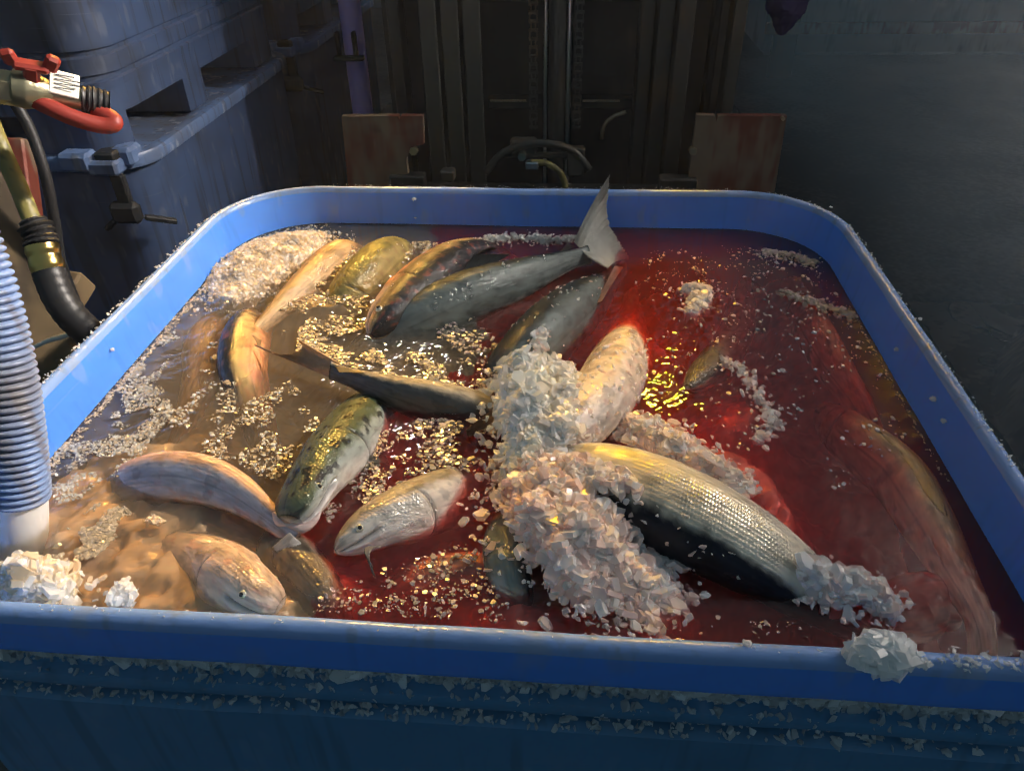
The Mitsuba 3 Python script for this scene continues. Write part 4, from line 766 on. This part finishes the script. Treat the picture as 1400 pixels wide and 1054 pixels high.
put('sheath', tube([(-0.7929, 0.7509, 1.046), (-0.7817, 0.7465, 1.002), (-0.7735, 0.7299, 0.9349), (-0.7815, 0.7204, 0.8617), (-0.7948, 0.7129, 0.7827), (-0.8021, 0.7172, 0.6762)], .009, n=60, sides=14), 'black_rubber', hl2, smooth=True)
br = thing('timber_post', 'mottled brown timber post behind the brass sleeve at the left edge', 'post')
scene[br] = mikit.ply(obox((-0.921, 0.7885, 0.988), (-0.8154, 0.6279, 0.5229), .07, .07, c=.006), 'timber')
br = thing('timber_brace', 'brown timber brace leaning behind the ribbed hose', 'brace')
scene[br] = mikit.ply(obox((-0.8341, 0.7952, 0.7101), (-0.8857, 0.5457, 0.5832), .045, .05, c=.005), 'timber')
br = thing('timber_board', 'scuffed flat board standing behind the hydraulic pipe at the left edge', 'board')
scene[br] = mikit.ply(obox((-0.9601, 0.8771, 0.9474), (-0.9488, 0.7134, 0.5933), .05, .12, up=(1, .3, 0), c=.004), 'plate_steel')
br = thing('cable_tie', 'pale yellowish tie strap end beside the black hose', 'strap')
scene[br] = mikit.ply(tube([(-0.758, 0.5236, 0.7263), (-0.7264, 0.5306, 0.7393), (-0.7045, 0.5377, 0.7438), (-0.6815, 0.5451, 0.7481)], [.003, .0035, .005, .0025], n=24, sides=8), 'tag_paper', smooth=True)

# ---------------------------------------------------------------- ball valve with red wing handle
dv = 1.30
vk = thing('ball_valve', 'brass ball valve with a red wing handle and a paper tag at the upper left', 'valve')
P0, P1, P2, P3 = np.array((-0.7153, 0.5837, 1.119)), np.array((-0.6858, 0.5982, 1.108)), np.array((-0.6586, 0.6107, 1.101)), np.array((-0.6149, 0.6373, 1.083))
ax = (P3 - P1) / np.linalg.norm(P3 - P1)
put('pipe_end', tube([P0, P1], .016, n=2, sides=24), 'chrome', vk, smooth=30)
put('hex_nut', tube([P1 - ax * .004, P1 + ax * .022], .0235, n=2, sides=6), 'dull_brass', vk)
put('valve_body', tube([P1 + ax * .018, P1 + ax * .03, P2 - ax * .018, P2, P2 + ax * .018, P2 + ax * .03], [.015, .018, .024, .026, .022, .016], n=30, sides=24), 'dull_brass', vk, smooth=30)
upv = np.array([0.05, -.35, .93]); upv -= (upv @ ax) * ax; upv /= np.linalg.norm(upv); sv = np.cross(ax, upv)
c0 = P2 + ax * .006 + upv * .026
wing = cat([obox(c0 - upv * .010, c0 + upv * .016, .022, .020, up=ax, c=.004), obox(c0 + upv * .012 - ax * .022, c0 + upv * .012 + ax * .022, .020, .012, up=upv, c=.004),
            obox(c0 + upv * .010 - ax * .020, c0 + upv * .030 - ax * .029, .018, .012, up=sv, c=.004), obox(c0 + upv * .010 + ax * .020, c0 + upv * .032 + ax * .028, .018, .014, up=sv, c=.004)])
put('wing_handle', wing, 'red_plastic', vk, smooth=30)
q0, q1 = P2 + ax * .026, P3 + ax * .020
put('nipple', tube([q0, q1], .015, n=2, sides=20), 'dull_brass', vk, smooth=30)
m0, m1 = q0 + upv * .002 - sv * 0, q1 - ax * .012
tagm = obox(m0 + upv * .0185, m1 + upv * .0185, .034, .003, up=upv * .75 + np.array([0, -.65, 0]), c=.001)
tg = put('paper_tag', tagm, 'tag_paper', vk)
for r_ in range(4):   # worn lines of print, too small in the photograph to read
    nrm = upv * .75 + np.array([0, -.65, 0]); nrm -= (nrm @ ax) * ax; nrm /= np.linalg.norm(nrm); cr = np.cross(nrm, ax)
    o = m0 + upv * .0185 + nrm * .0019 + cr * (-.009 + .006 * r_)
    put('print_line', obox(o + ax * .006, o + ax * (.030 + .006 * ((r_ * 7) % 3)), .0012, .0006, up=nrm), 'ink', tg)
put('clamp', tube([q1 - ax * .010, q1 + ax * .004, q1 + ax * .016, q1 + ax * .026], [.018, .0205, .0185, .017], n=20, sides=24, radfn=lambda s, r: r + .0012 * np.sin(s * 900)), 'black_rubber', vk, smooth=30)
rh = thing('red_hose', 'short red rubber hose looping back under the valve at the upper left', 'hose')
put('tube_wall', tube([q1 + ax * .020, np.array((-0.5896, 0.6432, 1.066)), np.array((-0.5692, 0.6407, 1.054)), np.array((-0.5653, 0.6352, 1.048)), np.array((-0.5783, 0.6269, 1.048)), np.array((-0.6042, 0.6134, 1.061)), np.array((-0.6308, 0.6059, 1.078)), np.array((-0.6546, 0.605, 1.092))], .0115, n=90, sides=20), 'red_plastic', rh, smooth=True)

# ---------------------------------------------------------------- stacked tubs at the left
def stacked_tub(label, x0, x1, y0, y1, z0, z1, upper, lid):
    k = thing('stacked_tub', label, 'tub', 'tubs stacked at the left')
    pr = [(.012, z0 + .13), (.010, z0 + .150), (.016, z0 + .154), (.016, z0 + .162), (.010, z0 + .166), (.010, z0 + .200), (.016, z0 + .204), (.016, z0 + .212), (.009, z0 + .216), (.002, z1 - .06), (.0, z1)]
    put('wall', ring_sweep(x0, x1, y0, y1, .10, pr, wobble=.006), 'blue_plastic_shaded_dirty', k, smooth=35)
    # base with the fork pockets cut through
    base = trimesh.creation.extrude_polygon(Polygon(ring(x0 + .012, x1 - .012, y0 + .012, y1 - .012, .09)), .135, engine='earcut'); base.apply_translation([0, 0, z0])
    b = to_m3(base)
    for a, c in ((.07, .35), (.46, .82)):
        b = b - to_m3(box(x0 - .1, x1 + .1, y0 + a, y0 + c, z0 - .02, z0 + .082))
    for a, c in ((.16, .40), (.62, .88)):
        b = b - to_m3(box(x0 + a, x0 + c, y0 - .1, y1 + .1, z0 - .02, z0 + .082))
    put('base', from_m3(b), 'blue_plastic_shaded_dirty', k)
    if lid:
        lk = put('lid', ring_sweep(x0 - .016, x1 + .016, y0 - .016, y1 + .016, .11, [(.018, z1 - .022), (.003, z1 - .020), (.0, z1 - .014), (.0, z1 + .004), (.004, z1 + .010), (.016, z1 + .012), (.030, z1 + .010), (.036, z1 + .002), (.05, z1), (.40, z1 + .001)], wobble=.004), 'lid_edge', k, smooth=40)
        # corner lugs and the rubber latch
        for (lx, ly, lw, ld) in ((x1 - .125, y0 - .045, .075, .05), (x1 - .035, y0 - .005, .05, .06)):
            put('lug', box(lx - lw / 2, lx + lw / 2, ly, ly + ld, z1 - .012, z1 + .030, .008), 'lid_edge', lk, smooth=30)
        put('lug_bridge', box(x1 - .100, x1 - .030, y0 - .042, y0 + .02, z1 - .020, z1 + .012, .006), 'lid_edge', lk, smooth=30)
        q = np.array([x1 - .045, y0 + .008, z1])
        lt = cat([box(q[0] - .016, q[0] + .016, q[1] - .040, q[1] - .022, q[2] - .09, q[2] - .02, .004), box(q[0] - .040, q[0] + .030, q[1] - .050, q[1] - .018, q[2] - .135, q[2] - .085, .010),
                  obox(q + [-.04, -.032, -.13], q + [-.07, -.03, -.155], .016, .012, c=.003), obox(q + [.03, -.025, -.125], q + [.085, .01, -.15], .018, .012, c=.003), box(q[0] - .04, q[0] + .01, q[1] - .035, q[1] + .02, q[2] + .006, q[2] + .028, .005)])
        put('rubber_latch', lt, 'black_rubber', k)
    else:
        put('top_rim', ring_sweep(x0 - .01, x1 + .01, y0 - .01, y1 + .01, .105, [(.012, z1 - .03), (.0, z1 - .028), (.0, z1), (.006, z1 + .006), (.03, z1 + .006), (.04, z1 - .02), (.05, z1 - .4)]), 'blue_plastic_shaded_dirty', k, smooth=40)
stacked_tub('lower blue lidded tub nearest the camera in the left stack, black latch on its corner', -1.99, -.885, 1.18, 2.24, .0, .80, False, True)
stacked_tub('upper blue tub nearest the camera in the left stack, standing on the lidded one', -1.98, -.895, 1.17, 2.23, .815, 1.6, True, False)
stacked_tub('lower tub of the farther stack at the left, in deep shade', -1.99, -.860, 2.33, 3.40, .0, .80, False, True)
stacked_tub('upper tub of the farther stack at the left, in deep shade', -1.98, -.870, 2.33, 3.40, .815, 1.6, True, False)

# ---------------------------------------------------------------- forklift
fk = thing('forklift', 'dark forklift facing the tub with its mast, chains and lift carriage', 'forklift')
YM = 1.75
def rail(x0, x1, y0, y1, mat='mast_steel', name='mast_rail'):
    w = (x1 - x0)
    ch = cat([box(x0, x1, y0, y0 + .012, .12, 2.30, .003), box(x0, x0 + .012, y0 + .0125, y1, .12, 2.30, .003)])
    put(name, ch, mat, fk)
for a, b, y in ((-.330, -.284, YM), (-.276, -.229, YM + .03), (-.221, -.172, YM + .06), (.263, .299, YM + .06), (.306, .348, YM + .03), (.354, .397, YM)):
    rail(a, b, y, y + .12)
put('side_member', box(-.440, -.405, YM + .10, YM + .18, .1, 2.2, .004), 'mast_steel', fk)
put('side_member', box(.512, .548, YM + .10, YM + .18, .1, 2.2, .004), 'mast_steel', fk)
put('side_member', box(.470, .490, YM + .16, YM + .22, .1, 1.35, .004), 'mast_dark', fk)
for z, y in ((1.035, 1.92), (.742, 1.92)):
    put('cross_bar', box(-.172, .263, y, y + .05, z - .03, z, .003), 'mast_dark', fk)
    put('edge_glint', box(-.165, -.055, y - .004, y - .001, z - .007, z - .001), 'bright_steel', fk)  # added strip: light catching the bar edge put into its colour
    put('edge_glint', box(.115, .225, y - .004, y - .001, z - .007, z - .001), 'bright_steel', fk)
put('lift_cylinder', between([.040, 1.86, .1], [.040, 1.86, 1.9], .026, 24), 'mast_steel', fk, smooth=30)
put('piston_rod', between([.072, 1.85, .1], [.072, 1.85, 2.1], .007, 14), 'chrome', fk, smooth=30)
put('piston_rod', between([.005, 1.85, .1], [.005, 1.85, 2.1], .005, 14), 'chrome', fk, smooth=30)
def chain(x):
    its = []
    for i in range(52):
        z = .68 + i * .022
        for s in (-1, 1):
            its.append(box(x + s * (.006 + .004 * (i % 2)) - .0018, x + s * (.006 + .004 * (i % 2)) + .0018, YM + .075, YM + .090, z, z + .027))
        its.append(moved(trimesh.creation.cylinder(.005, .026, sections=8), x, YM + .0825, z + .005, ry=math.pi / 2))
    put('lift_chain', cat(its), 'mast_steel', fk)
chain(-.028); chain(.098)
def plate(pts, y, th, holes=()):
    P = Polygon([(a[0], a[2]) for a in pts])
    for (h, r) in holes: P = P.difference(Point(h[0], h[2]).buffer(r))
    m = trimesh.creation.extrude_polygon(P, th, engine='earcut'); v = m.vertices.copy()
    m = trimesh.Trimesh(np.column_stack([v[:, 0], y + th - v[:, 2], v[:, 1]]), m.faces, process=False); m.fix_normals(); return m
pl = put('carriage_plate', plate([(-0.535, 1.62, 0.778), (-0.38, 1.62, 0.78), (-0.377, 1.62, 0.769), (-0.372, 1.62, 0.78), (-0.312, 1.62, 0.779), (-0.317, 1.62, 0.704), (-0.346, 1.62, 0.698), (-0.37, 1.62, 0.665), (-0.367, 1.62, 0.565), (-0.547, 1.62, 0.563)], 1.61, .022), 'plate_steel', fk, label='rust-stained steel carriage plate on the left of the mast')
put('bolt', moved(trimesh.creation.cylinder(.011, .02, sections=16), *(-0.346, 1.612, 0.686), rx=math.pi / 2), 'bright_steel', pl, smooth=30)
pl = put('carriage_plate', plate([(0.41, 1.62, 0.785), (0.457, 1.62, 0.783), (0.463, 1.62, 0.767), (0.465, 1.62, 0.783), (0.639, 1.62, 0.784), (0.645, 1.62, 0.578), (0.408, 1.62, 0.575)], 1.61, .022), 'plate_steel', fk, label='grey scuffed steel carriage plate on the right of the mast')
put('bolt', moved(trimesh.creation.cylinder(.010, .02, sections=16), *(0.411, 1.612, 0.692), rx=math.pi / 2), 'bright_steel', pl, smooth=30)
put('bolt', moved(trimesh.creation.cylinder(.005, .03, sections=12), *(0.628, 1.612, 0.779), rx=math.pi / 2), 'bright_steel', pl, smooth=30)
put('carriage_bar', box(-.52, .60, 1.64, 1.69, .50, .57, .005), 'mast_dark', fk)
put('carriage_bar', box(-.52, .60, 1.64, 1.69, .20, .27, .005), 'mast_dark', fk)
for x in (-.42, .33):
    put('fork', cat([box(x, x + .10, 1.59, 1.635, .062, .62, .004), box(x, x + .10, .25, 1.589, .005, .045, .004)]), 'mast_dark', fk)
# hose guide wheel and clutter low between the rails
put('hose_guide', cat([tube([(-0.155, 1.66, 0.609), (-0.099, 1.66, 0.668), (-0.007, 1.66, 0.693), (0.088, 1.66, 0.675), (0.139, 1.66, 0.62)], .011, n=40, sides=12)]), 'mast_steel', fk, smooth=True)
put('guide_bracket', cat([box(-.085, -.01, 1.66, 1.70, .655, .70, .006), box(-.10, .11, 1.665, 1.685, .648, .662, .003), box(.075, .125, 1.655, 1.69, .60, .68, .005)]), 'mast_steel', fk)
put('hydraulic_hose', tube([(-0.027, 1.65, 0.643), (0.02, 1.65, 0.639), (0.057, 1.65, 0.614), (0.075, 1.65, 0.572)], .009, n=30, sides=12), 'olive_paint', fk, smooth=True)
put('clamp', cat([moved(trimesh.creation.cylinder(.011, .03, sections=14), *(-0.049, 1.64, 0.665), rx=math.pi / 2), box(*sum(([a - .018, a + .018] for a in [(-0.022, 1.64, 0.638)[0]]), []), 1.63, 1.66, (-0.022, 1.64, 0.638)[2] - .010, (-0.022, 1.64, 0.638)[2] + .010, .003)]), 'chrome', fk, smooth=30)
put('bent_hose', tube([(0.175, 1.9, 0.63), (0.182, 1.9, 0.67), (0.207, 1.9, 0.696), (0.245, 1.9, 0.711)], .006, n=24, sides=10), 'bright_steel', fk, smooth=True)
put('low_fitting', cat([box(*sum(([a - .02, a + .02] for a in [(-0.26, 1.63, 0.61)[0]]), []), 1.62, 1.66, (-0.26, 1.63, 0.61)[2] - .014, (-0.26, 1.63, 0.61)[2] + .014, .004)]), 'mast_steel', fk)
# cowl, body, overhead guard, wheels behind the mast
put('cowl', box(-.50, .58, 2.02, 2.30, .35, 1.25, .03), 'mast_dark', fk)
put('chassis', box(-.50, .58, 2.31, 3.9, .22, .85, .04), 'forklift_paint', fk)
put('counterweight', box(-.52, .60, 3.91, 4.35, .25, 1.15, .06), 'forklift_paint', fk)
put('seat', cat([box(-.2, .28, 3.0, 3.45, .86, .98, .04), box(-.2, .28, 3.46, 3.56, .9, 1.45, .04)]), 'black_rubber', fk)
for x in (-.47, .53):
    put('guard_post', obox((x, 2.25, .9), (x, 2.70, 2.33), .05, .05, c=.006), 'mast_dark', fk)
    put('guard_post', obox((x, 3.85, .86), (x, 3.75, 2.33), .05, .05, c=.006), 'mast_dark', fk)
put('guard_roof', cat([box(-.50, .56, 2.68, 2.73, 2.335, 2.385, .006), box(-.50, .56, 3.73, 3.78, 2.335, 2.385, .006)] + [box(x - .02, x + .02, 2.731, 3.729, 2.34, 2.38, .004) for x in np.linspace(-.46, .52, 7)]), 'mast_dark', fk)
for x in (-.52, .48):
    for y in (2.28, 3.65):
        wk = put('wheel', moved(trimesh.creation.revolve([[.13, 0], [.29, .01], [.31, .03], [.31, .15], [.29, .17], [.13, .18]], sections=40), x - .09 + (.0 if x < 0 else .10), y, .312, ry=math.pi / 2), 'black_rubber', fk, smooth=35)
        put('hub', moved(trimesh.creation.cylinder(.125, .12, sections=24), x + (.0 if x < 0 else .10), y, .312, ry=math.pi / 2), 'forklift_paint', wk, smooth=30)
floodlight(GOLD_LAMP, '', pole=False, parent=fk)
floodlight(GOLD_LAMP_B, '', pole=False, parent=fk)

# ---------------------------------------------------------------- the violet-lit post and other things behind
pp = thing('violet_lit_pole', 'white pole with violet light put into its colour, standing left of the forklift mast', 'pole')
put('shaft', tube([(-.660, 2.25, 0), (-.655, 2.25, .8), (-.648, 2.25, 1.9)], .036, n=20, sides=28), 'violet_light_tint', pp, smooth=40)
put('hook', cat([box(-.715, -.615, 2.185, 2.215, .79, .805, .003), box(-.700, -.688, 2.185, 2.21, .806, .88, .003), box(-.645, -.633, 2.185, 2.21, .806, .88, .003)]), 'black_rubber', pp)
nb = thing('net_bag', 'bag of bundled net with violet light in its colour hanging right of the forklift mast', 'net')
gx = np.random.default_rng(3)
sp = trimesh.creation.icosphere(5, 1.0); v = sp.vertices * np.array([.085, .08, .22]); v = v * (1 + .35 * (meshkit.fbm(v * 14, 4, 2)[:, None] - .5) + .10 * (meshkit.fbm(v * 60, 2, 3)[:, None] - .5)) + np.array([.83, 2.62, 1.02])
scene[nb] = mikit.ply(trimesh.Trimesh(v, sp.faces, process=False), 'violet_lit_twine', smooth=True)
bk = thing('bag_hook_arm', 'dark arm out from the forklift guard that the net bag hangs from', 'bracket')
scene[bk] = mikit.ply(cat([obox((.556, 2.46, 1.455), (.845, 2.62, 1.455), .03, .03, c=.003), between((.83, 2.612, 1.20), (.83, 2.612, 1.441), .006)]), 'mast_dark')
tp = thing('tarpaulin_bundle', 'brown canvas bundle lying beyond the right rim in the mist', 'tarpaulin')
gxx, gyy = np.meshgrid(np.linspace(-1, 1, 90), np.linspace(-1, 1, 90), indexing='ij')
rr = np.hypot(gxx, gyy); q = np.stack([gxx * 2, gyy * 2, 0 * gxx], -1)
hh = .62 * np.clip(1 - rr ** 2.2, 0, 1) ** .7 * (.75 + .5 * meshkit.fbm(q * 1.2, 4, 5)) + .05 * np.abs(meshkit.fbm(q * 2.5, 3, 6) - .5)
scene[tp] = mikit.ply(trimesh.Trimesh(np.stack([2.10 + gxx * .80, 1.10 + gyy * .95, hh * .8 + .004], -1).reshape(-1, 3), grid_faces(90, 90), process=False), 'canvas', smooth=True)
wl = thing('warehouse_wall', 'grey clad wall far behind in the mist', 'wall')
put('cladding', box(-9, 9, 8.2, 8.4, 0, 3.3), 'wall_paint', wl)
for i in range(60):
    put('rib', box(-8.85 + i * .3, -8.81 + i * .3, 8.17, 8.198, 0.05, 3.28), 'wall_paint', wl)
put('rail_band', box(-9, 9, 8.10, 8.165, .95, 1.10), 'plate_steel', wl)
ct = thing('container', 'pale grey cargo container side barely showing through the mist at the right', 'container')
put('side_panel', box(1.35, 6.5, 5.2, 7.4, .16, 2.5, .02), 'wall_paint', ct)
for z in (.30, 1.02):
    put('rail_band', box(1.34, 6.51, 5.165, 5.197, z, z + .07, .004), 'plate_steel', ct)
for x in (1.4, 6.2):
    put('corner_post', box(x, x + .16, 5.17, 5.199, .02, 2.49, .004), 'mast_steel', ct)

# ---------------------------------------------------------------- mist
scene['haze'] = {'type': 'cube', 'to_world': T().translate([0, 0, 1.25]).scale([22, 22, 2.4]), 'bsdf': {'type': 'null'}, 'interior': {'type': 'ref', 'id': 'haze_air'}}
labels['haze'] = {'label': 'thin cold haze hanging over the yard', 'category': 'haze', 'kind': 'stuff'}
scene['mist'] = {'type': 'cube', 'to_world': T().translate([(m[0] + m[1]) / 2 for m in MIST]).scale([(m[1] - m[0]) / 2 for m in MIST]), 'bsdf': {'type': 'null'},
                 'interior': {'type': 'ref', 'id': 'mist_air'}, 'exterior': {'type': 'ref', 'id': 'haze_air'}}
labels['mist'] = {'label': 'bank of grey mist drifting in on the right of the tub', 'category': 'mist', 'kind': 'stuff'}
